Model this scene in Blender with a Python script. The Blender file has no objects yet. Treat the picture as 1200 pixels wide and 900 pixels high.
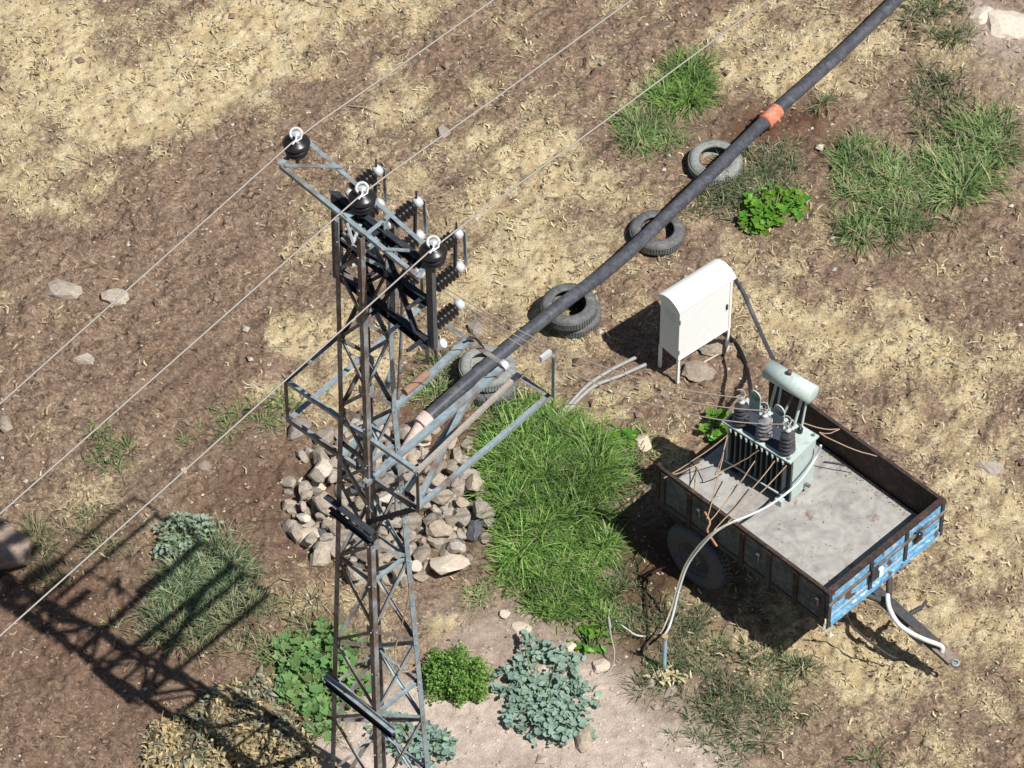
import bpy, bmesh, math, random
import numpy as np
from mathutils import Vector, Matrix

random.seed(7)
rng = np.random.default_rng(11)
R = math.radians
scn = bpy.context.scene
col = scn.collection

# ------------------------------------------------------------------ camera, sky, sun
PITCH = R(48.5); FPX = 5500.0; DIST = 55.0
CAM = Vector((0, -DIST*math.cos(PITCH), DIST*math.sin(PITCH)))
cd = bpy.data.cameras.new('camera'); cam = bpy.data.objects.new('camera', cd); col.objects.link(cam)
cam.location = CAM; cam.rotation_euler = (math.pi/2-PITCH, 0, 0)
cd.sensor_width = 36; cd.lens = 36*FPX/1200; cd.clip_start = 1; cd.clip_end = 5000
scn.camera = cam

SHX, SHY = -0.515, 0.388                     # shadow of a 1 m post on the ground
elev = math.atan(1/math.hypot(SHX, SHY))
sun_dir = Vector((-SHX, -SHY, 1)).normalized()   # towards the sun
w = bpy.data.worlds.new("World"); scn.world = w; w.use_nodes = True
nt = w.node_tree; bg = nt.nodes['Background']
sky = nt.nodes.new('ShaderNodeTexSky'); sky.sky_type = 'NISHITA'; sky.sun_disc = False
sky.sun_elevation = elev
sky.sun_rotation = math.atan2(sun_dir.x, sun_dir.y)
nt.links.new(sky.outputs[0], bg.inputs[0]); bg.inputs[1].default_value = 0.05
sl = bpy.data.lights.new('sun', 'SUN'); so = bpy.data.objects.new('sun', sl); col.objects.link(so)
sl.energy = 5.0; sl.angle = R(0.5); sl.color = (1, .975, .93)
so.rotation_euler = sun_dir.to_track_quat('Z', 'Y').to_euler(); so.location = (10, -10, 30)
scn.view_settings.view_transform = 'Standard'; scn.view_settings.look = 'None'
scn.view_settings.exposure = 0.18; scn.view_settings.gamma = 1

# ------------------------------------------------------------------ measuring helpers
cF = Vector((0, math.cos(PITCH), -math.sin(PITCH))); cU = Vector((0, math.sin(PITCH), math.cos(PITCH)))
def at(px, py, z=0.0):
    "world point at height z seen at this spot of the photograph"
    d = cF*FPX + Vector((1, 0, 0))*(px-600) - cU*(py-450)
    return CAM + d*((z-CAM.z)/d.z)
def atn(px, py, z=0.0):
    px = np.asarray(px, float); py = np.asarray(py, float)
    dx = px-600; dy = cF.y*FPX - cU.y*(py-450); dz = cF.z*FPX - cU.z*(py-450)
    k = (z-CAM.z)/dz
    return CAM.x+dx*k, CAM.y+dy*k
def proj(v):
    v = Vector(v)-CAM; k = FPX/v.dot(cF)
    return 600+k*v.x, 450-k*v.dot(cU)

# periodic value noise, fully vectorised
_tab = rng.random((256, 256))
def vnoise(x, y, s, o=0):
    x = x*s+o*17.31; y = y*s+o*9.17
    xi = np.floor(x).astype(int); yi = np.floor(y).astype(int)
    fx = x-xi; fy = y-yi; fx = fx*fx*(3-2*fx); fy = fy*fy*(3-2*fy)
    a = _tab[xi & 255, yi & 255]; b = _tab[(xi+1) & 255, yi & 255]
    c = _tab[xi & 255, (yi+1) & 255]; d = _tab[(xi+1) & 255, (yi+1) & 255]
    return (a*(1-fx)+b*fx)*(1-fy)+(c*(1-fx)+d*fx)*fy
def fbm(x, y, s, n=4, o=0):
    t = 0; a = .5; k = 0
    for i in range(n):
        t = t+a*vnoise(x, y, s*2**i, o+i); k += a; a *= .55
    return t/k

def blob(x, y, px, py, rx, ry, ang=0, z=0):
    "soft ellipse on the ground, centre and radii given in photograph pixels"
    cx, cy = atn(px, py); u = (x-cx)*100; v = (y-cy)*100*.75
    a = R(ang); uu = u*math.cos(a)+v*math.sin(a); vv = -u*math.sin(a)+v*math.cos(a)
    return np.exp(-((uu/rx)**2+(vv/ry)**2))

STRAW = [(230,90,190,55,28,1.15),(60,110,80,90,0,.8),(330,20,110,40,0,.8),(30,30,60,60,0,.5),(110,250,70,60,30,.3),(450,150,60,60,0,.1),
         (350,400,75,70,20,.75),(440,440,70,50,0,.5),(350,300,40,30,0,.3),(600,220,90,90,0,.45),(560,330,70,70,0,.5),(640,320,60,40,0,.25),
         (930,60,90,70,40,.5),(870,20,60,40,0,.3),(1020,190,25,60,0,.5),(700,60,60,50,0,.2),(1100,430,130,70,0,.3),(1160,560,70,80,0,.35),
         (1000,420,80,50,0,.3),(1020,760,90,70,0,.35),(930,740,50,30,0,.3),(1140,700,70,90,0,.2),(1060,860,90,50,0,.2),(740,470,60,40,0,.2),(620,420,60,40,0,.2),
         (120,380,60,20,25,.4),(70,460,40,30,0,.35),(90,560,50,40,0,.3),(210,750,60,20,0,.2),(1160,120,50,70,0,.4),(760,230,60,50,0,.25),(1120,300,50,30,0,.2),(30,520,40,30,0,.3)]
SOIL = [(150,440,160,80,20,.35),(60,300,60,40,0,.3),(95,165,60,50,0,1.0),(280,60,45,14,0,.45),(330,35,30,20,0,.3),(215,15,40,25,0,.4),(250,200,120,50,30,.35),(180,330,120,50,0,.3),(230,440,90,70,0,.45),(300,550,60,60,0,.5),(110,790,170,120,0,.85),(200,480,130,80,0,.35),(150,240,100,50,30,.3),
        (30,700,90,80,0,.5),(900,140,60,40,0,.6),(860,150,50,25,0,.4),(480,520,70,60,0,.5),(760,690,50,60,0,.6),(700,640,70,70,0,.4),(1080,290,80,40,0,.3),(820,330,60,50,0,.2),
        (1150,370,50,30,0,.2),(560,10,60,40,0,.25),(310,720,40,30,0,.4),(1100,560,30,60,0,.1),(1000,640,60,60,0,.1)]
DAMP = [(765,670,40,45,0,.8),(745,740,50,40,0,.6),(950,150,30,40,0,.5),(905,135,55,30,0,.8),(860,150,40,20,0,.5),(300,560,70,50,0,.5),(480,500,60,60,0,.6),(120,800,160,90,0,.4),(760,680,50,60,0,.7),(690,620,60,60,0,.5),(40,700,80,60,0,.4),(230,440,80,60,0,.25),(390,640,110,70,0,.4)]
DUST = [(620,850,140,60,0,1.0),(780,885,100,35,0,.9),(460,860,110,60,0,.8),(560,730,70,40,0,.5),(1170,30,40,40,0,.9),(700,830,80,40,0,.6),(1180,130,30,50,0,.3)]
GREEN = [(640,560,100,100,0,.8),(670,660,90,70,0,.8),(805,105,40,40,0,.5),(760,165,40,30,0,.4),(890,220,70,50,0,.6),(1050,240,80,60,0,.6),(1130,170,50,60,0,.6),(1095,90,40,60,0,.4),
         (235,680,70,60,0,.6),(870,820,100,60,0,.6),(790,740,60,40,0,.5),(60,640,70,40,0,.3),(290,490,50,20,0,.4),(370,790,70,60,0,.6),(130,540,50,25,0,.3)]
def field(lst, x, y):
    t = np.zeros_like(x)
    for (px, py, rx, ry, a, wt) in lst: t = t+wt*blob(x, y, px, py, rx, ry, a)
    return t
def masks(x, y):
    jx = x+(fbm(x, y, 1.1, 3, 3)-.5)*1.1; jy = y+(fbm(x, y, 1.1, 3, 8)-.5)*1.1
    so_ = field(SOIL, jx, jy)
    st = .36+.62*field(STRAW, jx, jy)-.60*so_-.5*field(DUST, jx, jy)+(fbm(x, y, .8, 3, 5)-.5)*.55+(fbm(x, y, 2.6, 4, 55)-.5)*.75
    st = np.clip((st-.46)*1.55+.42, 0, 1)
    return st, np.clip(field(DAMP, jx, jy), 0, 1), np.clip(field(DUST, jx, jy), 0, 1), np.clip(field(GREEN, jx, jy), 0, 1)
def hgt(x, y):
    r = np.sqrt(x*x+y*y); near = np.clip((40-r)/25, 0, 1)
    a = (fbm(x, y, .35, 3, 1)-.5)*.10
    c = fbm(x, y, 3.2, 3, 2); c = (c-.5)*.055
    d = vnoise(x, y, 11, 6); e = vnoise(x, y, 23, 7)
    cl = fbm(x, y, 7.5, 2, 12); cl = np.clip((cl-.45)*5, 0, 1)*vnoise(x, y, 1.7, 14)*1.3
    dust = np.clip(field(DUST, x, y), 0, 1)
    return (a+(c+(d*d-.3)*.034+(e-.5)*.018+cl*.050+(vnoise(x, y, 5.2, 61)-.5)*.05)*(1-.75*dust))*near-.01
def hz(x, y): return float(hgt(np.array([float(x)]), np.array([float(y)]))[0])

# ------------------------------------------------------------------ object helpers
def tag(o, label=None, cat=None, group=None, kind=None):
    if label: o['label'] = label
    if cat: o['category'] = cat
    if group: o['group'] = group
    if kind: o['kind'] = kind
    return o
ROOTLOC = {}
def thing(name, label, cat, loc, group=None):
    o = bpy.data.objects.new(name, None); col.objects.link(o); o.location = loc
    o.empty_display_size = .1; ROOTLOC[o.name] = Vector(loc)
    return tag(o, label, cat, group)
def root_loc(o):
    while o.parent: o = o.parent
    return o.location.copy()
class MB:
    def __init__(s): s.v = []; s.f = []; s.sm = []
    def add(s, vs, fs, smooth=False):
        k = len(s.v); s.v += [tuple(v) for v in vs]
        for f in fs: s.f.append([k+i for i in f]); s.sm.append(smooth)
        return s
    def prism(s, poly3, off, smooth=False, caps=True):
        n = len(poly3); a = [Vector(p) for p in poly3]; b = [p+off for p in a]
        fs = [[i, (i+1) % n, n+(i+1) % n, n+i] for i in range(n)]
        s.add(a+b, fs, smooth)
        if caps: s.add(a, [list(range(n))[::-1]]); s.add(b, [list(range(n))])
        return s
    def box(s, c, ex, ey, ez):
        "centre and three half-axis vectors"
        c = Vector(c); P = [c+ex*i+ey*j+ez*k for i in (-1, 1) for j in (-1, 1) for k in (-1, 1)]
        return s.add(P, [[0,1,3,2],[4,6,7,5],[0,4,5,1],[2,3,7,6],[0,2,6,4],[1,5,7,3]])
    def tube(s, pts, r, n=8, caps=True):
        pts = [Vector(p) for p in pts]; rr = r if isinstance(r, (list, tuple)) else [r]*len(pts)
        t0 = (pts[1]-pts[0]).normalized(); u = t0.orthogonal().normalized(); rings = []
        for i, p in enumerate(pts):
            t = (pts[min(i+1, len(pts)-1)]-pts[max(i-1, 0)]).normalized()
            u = (u-t*u.dot(t)).normalized(); v = t.cross(u)
            rings += [p+(u*math.cos(2*math.pi*k/n)+v*math.sin(2*math.pi*k/n))*rr[i] for k in range(n)]
        fs = [[i*n+k, i*n+(k+1) % n, (i+1)*n+(k+1) % n, (i+1)*n+k] for i in range(len(pts)-1) for k in range(n)]
        s.add(rings, fs, True)
        if caps: s.add(rings[:n], [list(range(n))[::-1]]); s.add(rings[-n:], [list(range(n))])
        return s
    def lathe(s, prof, n=20, M=None, closed=False):
        "profile of (r, z) turned about z"
        M = M or Matrix(); vs = []
        for (r, z) in prof:
            for k in range(n):
                a = 2*math.pi*k/n; vs.append(M @ Vector((r*math.cos(a), r*math.sin(a), z)))
        m = len(prof); rng_ = range(m if closed else m-1)
        fs = [[i*n+k, i*n+(k+1) % n, ((i+1) % m)*n+(k+1) % n, ((i+1) % m)*n+k] for i in rng_ for k in range(n)]
        return s.add(vs, fs, True)
    def mesh(s, name, mat, off=None):
        me = bpy.data.meshes.new(name)
        vs = s.v if off is None else [(v[0]-off.x, v[1]-off.y, v[2]-off.z) for v in s.v]
        me.from_pydata(vs, [], s.f); me.polygons.foreach_set('use_smooth', s.sm)
        me.materials.append(mat); me.update(); me.validate()
        bm = bmesh.new(); bm.from_mesh(me); bmesh.ops.recalc_face_normals(bm, faces=bm.faces); bm.to_mesh(me); bm.free()
        return me
    def build(s, name, mat, parent=None, loc=None):
        "world-space points; origin at the thing's base (or at loc for a thing of one mesh)"
        off = root_loc(parent) if parent else (Vector(loc) if loc is not None else Vector((0, 0, 0)))
        o = bpy.data.objects.new(name, s.mesh(name, mat, off)); col.objects.link(o)
        if parent:
            o.parent = parent
            if parent.parent: o.matrix_basis = parent.matrix_basis.inverted()
        else: o.location = off
        return o
def inst(me, name, parent, M):
    "object sharing mesh, placed by a world matrix"
    o = bpy.data.objects.new(name, me); col.objects.link(o)
    if parent:
        o.parent = parent; o.matrix_basis = Matrix.Translation(-root_loc(parent)) @ M
    else: o.matrix_world = M
    return o
def orient(axis, loc, up=None):
    q = Vector(axis).to_track_quat('Z', 'Y'); return Matrix.Translation(loc) @ q.to_matrix().to_4x4()
def arr_mesh(name, V, F, mat, cols=None, smooth=True):
    "V (n,3), F (m,4) numpy"
    me = bpy.data.meshes.new(name); me.vertices.add(len(V)); me.vertices.foreach_set('co', V.astype(np.float32).ravel())
    m, k = F.shape; me.loops.add(m*k); me.loops.foreach_set('vertex_index', F.astype(np.int32).ravel())
    me.polygons.add(m); me.polygons.foreach_set('loop_start', np.arange(0, m*k, k, dtype=np.int32))
    me.polygons.foreach_set('loop_total', np.full(m, k, dtype=np.int32)); me.polygons.foreach_set('use_smooth', np.full(m, smooth))
    me.materials.append(mat); me.update(calc_edges=True)
    if cols is not None:
        a = me.color_attributes.new('col', 'FLOAT_COLOR', 'POINT')
        c = np.ones((len(V), 4), np.float32); c[:, :3] = cols; a.data.foreach_set('color', c.ravel())
    return me
def arr_obj(name, *a, parent=None, loc=None, **k):
    V = a[0]
    if loc is not None: V = V-np.array(loc)[None, :]
    o = bpy.data.objects.new(name, arr_mesh(name, V, *a[1:], **k)); col.objects.link(o)
    if parent: o.parent = parent
    elif loc is not None: o.location = loc
    return o

# ------------------------------------------------------------------ materials
def mat(name, c, rough=.7, metal=0, var=.15, scale=8, c2=None, mix=(.45, .6), bump=.2, bscale=60, spec=.3, rnd=0, detail=6, dist=0, trans=0):
    m = bpy.data.materials.new(name); m.use_nodes = True; n = m.node_tree.nodes; L = m.node_tree.links
    b = n['Principled BSDF']; b.inputs['Roughness'].default_value = rough; b.inputs['Metallic'].default_value = metal
    b.inputs['Specular IOR Level'].default_value = spec
    tc = n.new('ShaderNodeTexCoord')
    no = n.new('ShaderNodeTexNoise'); no.inputs['Scale'].default_value = scale; no.inputs['Detail'].default_value = detail
    no.inputs['Roughness'].default_value = .65; no.inputs['Distortion'].default_value = dist
    L.new(tc.outputs['Object'], no.inputs['Vector'])
    rp = n.new('ShaderNodeValToRGB'); L.new(no.outputs[0], rp.inputs[0])
    rp.color_ramp.elements[0].position = mix[0]; rp.color_ramp.elements[1].position = mix[1]
    rp.color_ramp.elements[0].color = (*c, 1); rp.color_ramp.elements[1].color = (*(c2 or c), 1)
    no2 = n.new('ShaderNodeTexNoise'); no2.inputs['Scale'].default_value = scale*4.3; no2.inputs['Detail'].default_value = 4
    L.new(tc.outputs['Object'], no2.inputs['Vector'])
    mr = n.new('ShaderNodeMapRange'); mr.inputs[1].default_value = .3; mr.inputs[2].default_value = .7
    mr.inputs[3].default_value = 1-var; mr.inputs[4].default_value = 1+var; L.new(no2.outputs[0], mr.inputs[0])
    hs = n.new('ShaderNodeHueSaturation'); L.new(rp.outputs[0], hs.inputs['Color'])
    if rnd:
        oi = n.new('ShaderNodeObjectInfo'); m2 = n.new('ShaderNodeMapRange'); m2.inputs[3].default_value = 1-rnd; m2.inputs[4].default_value = 1+rnd
        L.new(oi.outputs['Random'], m2.inputs[0]); mu = n.new('ShaderNodeMath'); mu.operation = 'MULTIPLY'
        L.new(mr.outputs[0], mu.inputs[0]); L.new(m2.outputs[0], mu.inputs[1]); L.new(mu.outputs[0], hs.inputs['Value'])
        wn = n.new('ShaderNodeTexWhiteNoise'); wn.noise_dimensions = '1D'; L.new(oi.outputs['Random'], wn.inputs['W'])
        m3 = n.new('ShaderNodeMapRange'); m3.inputs[3].default_value = .75; m3.inputs[4].default_value = 1.15
        L.new(wn.outputs['Value'], m3.inputs[0]); L.new(m3.outputs[0], hs.inputs['Saturation'])
    else: L.new(mr.outputs[0], hs.inputs['Value'])
    L.new(hs.outputs[0], b.inputs['Base Color'])
    if bump:
        bn = n.new('ShaderNodeTexNoise'); bn.inputs['Scale'].default_value = bscale; bn.inputs['Detail'].default_value = 5; L.new(tc.outputs['Object'], bn.inputs['Vector'])
        bp = n.new('ShaderNodeBump'); bp.inputs['Strength'].default_value = bump; bp.inputs['Distance'].default_value = .02
        L.new(bn.outputs[0], bp.inputs['Height']); L.new(bp.outputs[0], b.inputs['Normal'])
    return m
def leafmat(name, c=None, rough=.55, trans=.35, rnd=.25, attr=False, var=.2):
    m = bpy.data.materials.new(name); m.use_nodes = True; n = m.node_tree.nodes; L = m.node_tree.links
    b = n['Principled BSDF']; b.inputs['Roughness'].default_value = rough; b.inputs['Specular IOR Level'].default_value = .3
    if attr:
        a = n.new('ShaderNodeAttribute'); a.attribute_name = 'col'; src = a.outputs['Color']
    else:
        rg = n.new('ShaderNodeRGB'); rg.outputs[0].default_value = (*c, 1); src = rg.outputs[0]
        oi = n.new('ShaderNodeObjectInfo'); mr = n.new('ShaderNodeMapRange'); mr.inputs[3].default_value = 1-rnd; mr.inputs[4].default_value = 1+rnd
        L.new(oi.outputs['Random'], mr.inputs[0]); hs = n.new('ShaderNodeHueSaturation'); L.new(src, hs.inputs['Color']); L.new(mr.outputs[0], hs.inputs['Value'])
        wn = n.new('ShaderNodeTexWhiteNoise'); wn.noise_dimensions = '1D'; L.new(oi.outputs['Random'], wn.inputs['W'])
        m3 = n.new('ShaderNodeMapRange'); m3.inputs[3].default_value = .47; m3.inputs[4].default_value = .525; L.new(wn.outputs['Value'], m3.inputs[0]); L.new(m3.outputs[0], hs.inputs['Hue'])
        src = hs.outputs[0]
    L.new(src, b.inputs['Base Color'])
    tr = n.new('ShaderNodeBsdfTranslucent'); L.new(src, tr.inputs[0]); mx = n.new('ShaderNodeMixShader'); mx.inputs[0].default_value = trans
    out = n['Material Output']; L.new(b.outputs[0], mx.inputs[1]); L.new(tr.outputs[0], mx.inputs[2]); L.new(mx.outputs[0], out.inputs[0])
    return m
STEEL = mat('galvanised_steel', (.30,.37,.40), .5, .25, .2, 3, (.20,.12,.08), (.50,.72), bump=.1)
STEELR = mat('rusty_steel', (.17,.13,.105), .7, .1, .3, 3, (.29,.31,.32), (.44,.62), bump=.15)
DARKST = mat('dark_channel_steel', (.035,.042,.055), .6, .2, .3, 4, (.09,.08,.075), (.55,.75), bump=.1)
INSUL = mat('brown_glazed_porcelain', (.016,.013,.013), .33, 0, .2, 5, spec=.6, bump=0)
BUSH = mat('dark_grey_porcelain', (.055,.055,.06), .25, 0, .2, 9, (.10,.10,.10), spec=.6, bump=0)
BUSH2 = mat('dusty_grey_porcelain', (.16,.155,.16), .3, 0, .2, 9, (.32,.32,.32), (.4,.6), spec=.6, bump=0)
CAPM = mat('insulator_cap', (.66,.68,.70), .45, .3, .1, 20, bump=0)
LOOPM = mat('tie_wire_loop', (.72,.72,.72), .4, .4, .1, 20, bump=0)
WIRE = mat('aluminium_conductor', (.40,.37,.33), .5, .3, .1, 20, bump=0)
ROPE = mat('tan_rope', (.40,.28,.18), .9, 0, .25, 30, bump=.3)
PVCW = mat('white_hose_plastic', (.62,.66,.66), .45, 0, .12, 15, bump=0)
PIPE = mat('black_polyethylene', (.06,.062,.075), .42, 0, .2, 7, (.115,.12,.135), (.42,.68), bump=.08, dist=1)
ORANGE = mat('orange_clamp', (.62,.17,.09), .6, 0, .25, 12, (.5,.30,.21), bump=.1)
PINK = mat('faded_pink_plastic', (.62,.42,.36), .7, 0, .2, 14, (.55,.50,.46), bump=.1)
RUBBER = mat('weathered_rubber', (.095,.10,.10), .75, 0, .25, 9, (.17,.17,.165), (.4,.65), bump=.15)
RUBBERL = mat('sun_bleached_rubber', (.30,.31,.285), .8, 0, .25, 8, (.18,.18,.17), (.4,.7), bump=.15)
RUBBERD = mat('dark_wheel_rubber', (.085,.09,.105), .6, 0, .2, 9, bump=.15)
CABW = mat('white_painted_sheet', (.88,.89,.87), .45, 0, .02, 3, (.80,.80,.76), (.62,.8), bump=.02, bscale=8)
FIN = mat('shaded_fin_paint', (.06,.072,.075), .5, 0, .15, 6, bump=.05)  # grey paint darkened: the shade on fins and tank is in the colour
TEAL = mat('transformer_grey_paint', (.50,.59,.55), .45, .05, .08, 5, (.36,.38,.34), (.60,.75), bump=.05)
NAVY = mat('lid_shadow_tint', (.05,.06,.08), .55, 0, .2, 8, bump=.05)  # colour of the shadow painted on the transformer lid
RUSTD = mat('rusty_trailer_iron', (.05,.036,.032), .8, .1, .35, 6, (.12,.07,.05), (.5,.7), bump=.2)
FLOORM = mat('worn_trailer_floor', (.38,.365,.335), .85, 0, .14, 2.6, (.255,.245,.23), (.45,.68), bump=.15, bscale=30, dist=1.2)
CHASS = mat('trailer_chassis_iron', (.06,.062,.068), .7, .2, .3, 8, (.1,.07,.05), (.5,.7), bump=.1)
DRAWW = mat('worn_white_bar', (.68,.68,.66), .55, .1, .12, 9, (.4,.33,.28), (.58,.75), bump=.1)
DRAWT = mat('drawbar_tan_iron', (.25,.20,.17), .75, .1, .2, 9, (.14,.1,.08), bump=.1)
STONE = mat('field_stone', (.42,.345,.265), .9, 0, .2, 5, (.29,.25,.205), (.4,.6), bump=.5, bscale=14, rnd=.22)
STONEP = mat('pale_stone', (.66,.56,.44), .9, 0, .1, 5, (.54,.45,.36), (.4,.65), bump=.4, bscale=12, rnd=.08)
STONED = mat('dark_basalt_stone', (.085,.09,.105), .85, 0, .15, 7, (.15,.15,.16), bump=.4, bscale=18, rnd=.05)
BOULD = mat('brown_boulder', (.36,.27,.215), .9, 0, .2, 2.5, (.24,.175,.14), (.42,.6), bump=.6, bscale=9)

def blue_paint():
    m = mat('peeling_blue_paint', (.07,.27,.56), .55, 0, .18, 5, (.17,.42,.66), (.35,.5), bump=.15, dist=1.5)
    n = m.node_tree.nodes; L = m.node_tree.links; b = n['Principled BSDF']
    src = b.inputs['Base Color'].links[0].from_socket
    tc = n.new('ShaderNodeTexCoord'); mp = n.new('ShaderNodeMapping'); mp.inputs['Scale'].default_value = (1, 1, 2.2); L.new(tc.outputs['Object'], mp.inputs[0])
    no = n.new('ShaderNodeTexNoise'); no.inputs['Scale'].default_value = 11; no.inputs['Detail'].default_value = 7; no.inputs['Distortion'].default_value = 1.2; L.new(mp.outputs[0], no.inputs[0])
    r1 = n.new('ShaderNodeValToRGB'); r1.color_ramp.elements[0].position = .55; r1.color_ramp.elements[1].position = .61; L.new(no.outputs[0], r1.inputs[0])
    mx = n.new('ShaderNodeMixRGB'); mx.inputs[2].default_value = (.55,.62,.62, 1); L.new(r1.outputs[0], mx.inputs[0]); L.new(src, mx.inputs[1])
    no3 = n.new('ShaderNodeTexNoise'); no3.inputs['Scale'].default_value = 6; no3.inputs['Detail'].default_value = 8; L.new(tc.outputs['Object'], no3.inputs[0])
    r2 = n.new('ShaderNodeValToRGB'); r2.color_ramp.elements[0].position = .60; r2.color_ramp.elements[1].position = .66; L.new(no3.outputs[0], r2.inputs[0])
    mx2 = n.new('ShaderNodeMixRGB'); mx2.inputs[2].default_value = (.12,.08,.06, 1); L.new(r2.outputs[0], mx2.inputs[0]); L.new(mx.outputs[0], mx2.inputs[1])
    L.new(mx2.outputs[0], b.inputs['Base Color']); return m
BLUE = blue_paint()
BLUED = mat('dark_side_paint', (.055,.075,.095), .7, 0, .3, 6, (.13,.14,.135), (.42,.6), bump=.15, dist=1)  # dark blue grey with scattered paler patches

def floor_stains():
    n = FLOORM.node_tree.nodes; L = FLOORM.node_tree.links; b = n['Principled BSDF']; src = b.inputs['Base Color'].links[0].from_socket
    tc = n.new('ShaderNodeTexCoord'); no = n.new('ShaderNodeTexNoise'); no.inputs['Scale'].default_value = 3.1; no.inputs['Detail'].default_value = 9; no.inputs['Roughness'].default_value = .7
    L.new(tc.outputs['Object'], no.inputs[0]); r = n.new('ShaderNodeValToRGB'); r.color_ramp.elements[0].position = .59; r.color_ramp.elements[1].position = .67; L.new(no.outputs[0], r.inputs[0])
    mx = n.new('ShaderNodeMixRGB'); mx.inputs[2].default_value = (.20,.115,.08, 1); L.new(r.outputs[0], mx.inputs[0]); L.new(src, mx.inputs[1]); L.new(mx.outputs[0], b.inputs['Base Color'])
floor_stains()

def ground_mat():
    m = bpy.data.materials.new('dry_field_ground'); m.use_nodes = True; n = m.node_tree.nodes; L = m.node_tree.links
    b = n['Principled BSDF']; b.inputs['Roughness'].default_value = .95; b.inputs['Specular IOR Level'].default_value = .1
    at_ = n.new('ShaderNodeAttribute'); at_.attribute_name = 'col'; sp = n.new('ShaderNodeSeparateColor'); L.new(at_.outputs['Color'], sp.inputs[0])
    at2 = n.new('ShaderNodeAttribute'); at2.attribute_name = 'col2'; sp2 = n.new('ShaderNodeSeparateColor'); L.new(at2.outputs['Color'], sp2.inputs[0])
    geo = n.new('ShaderNodeNewGeometry')
    def noise(s, d=5, ro=.6, di=0):
        t = n.new('ShaderNodeTexNoise'); t.inputs['Scale'].default_value = s; t.inputs['Detail'].default_value = d; t.inputs['Roughness'].default_value = ro
        t.inputs['Distortion'].default_value = di; L.new(geo.outputs['Position'], t.inputs['Vector']); return t.outputs[0]
    def ramp(src, p0, p1, c0=(0,0,0), c1=(1,1,1)):
        r = n.new('ShaderNodeValToRGB'); r.color_ramp.elements[0].position = p0; r.color_ramp.elements[1].position = p1
        r.color_ramp.elements[0].color = (*c0, 1); r.color_ramp.elements[1].color = (*c1, 1); L.new(src, r.inputs[0]); return r.outputs[0]
    def mix(f, a, c, mode='MIX'):
        x = n.new('ShaderNodeMixRGB'); x.blend_type = mode
        if hasattr(f, 'links'): L.new(f, x.inputs[0])
        else: x.inputs[0].default_value = f
        for i, s in ((1, a), (2, c)):
            if hasattr(s, 'links'): L.new(s, x.inputs[i])
            else: x.inputs[i].default_value = (*s, 1)
        return x.outputs[0]
    def mth(op, a, c):
        x = n.new('ShaderNodeMath'); x.operation = op
        for i, s in ((0, a), (1, c)):
            if hasattr(s, 'links'): L.new(s, x.inputs[i])
            else: x.inputs[i].default_value = s
        return x.outputs[0]
    soil = mix(ramp(noise(2.2, 6), .35, .65), (.135,.083,.058), (.21,.138,.097))
    soil = mix(ramp(noise(17, 5, .65, .8), .38, .62), soil, mix(.5, soil, (.40,.30,.215)))
    soil = mix(ramp(noise(9, 6, .7, 2.6), .52, .60), soil, mix(.62, soil, (.50,.385,.27)))
    soil = mix(ramp(noise(8, 5, .6, 2.2), .55, .66), soil, (.075,.047,.036))
    soil = mix(sp.outputs[1], soil, mix(ramp(noise(6, 5), .3, .7), (.095,.048,.031), (.155,.083,.053)))
    dust = mix(ramp(noise(5, 7, .7), .35, .65), (.44,.345,.285), (.68,.57,.48))
    soil = mix(sp.outputs[2], soil, dust)
    # straw litter: threshold on clumpy noise driven by the cover mask
    n1 = mth('MULTIPLY', noise(9, 6, .75, 2.4), .6); n2 = mth('MULTIPLY', noise(27, 4, .62, 2.4), .4)
    nn = mth('ADD', n1, n2)
    cov = mth('SUBTRACT', mth('ADD', nn, mth('MULTIPLY', sp.outputs[0], .36)), .665)
    f = ramp(mth('MULTIPLY', mth('ADD', cov, .05), 7), .0, 1.)
    strawc = mix(ramp(noise(3, 5), .4, .62), (.56,.445,.255), (.74,.63,.40))
    strawc = mix(ramp(noise(30, 5, .65, 2.2), .36, .56), mix(.7, strawc, (.20,.135,.085)), strawc)
    c = mix(f, soil, strawc)
    # green underlay where grass grows
    g = mth('MULTIPLY', sp2.outputs[0], ramp(noise(9, 5), .35, .6))
    c = mix(mth('MULTIPLY', g, .7), c, (.10,.115,.05))
    # small pale pebbles and dark hollows
    vo = n.new('ShaderNodeTexVoronoi'); vo.inputs['Scale'].default_value = 6.5; L.new(geo.outputs['Position'], vo.inputs['Vector'])
    rs = n.new('ShaderNodeSeparateColor'); L.new(vo.outputs['Color'], rs.inputs[0])
    pb = mth('MULTIPLY', mth('LESS_THAN', vo.outputs['Distance'], .10), mth('GREATER_THAN', rs.outputs[0], .90))
    c = mix(pb, c, (.50,.43,.36))
    L.new(c, b.inputs['Base Color'])
    bp = n.new('ShaderNodeBump'); bp.inputs['Strength'].default_value = .9; bp.inputs['Distance'].default_value = .035
    hh = mth('ADD', mth('MULTIPLY', noise(30, 5, .65, 1.2), .8), mth('MULTIPLY', noise(90, 3), .35)); hh = mth('ADD', hh, mth('MULTIPLY', f, .12))
    L.new(hh, bp.inputs['Height']); L.new(bp.outputs[0], b.inputs['Normal'])
    return m

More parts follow.
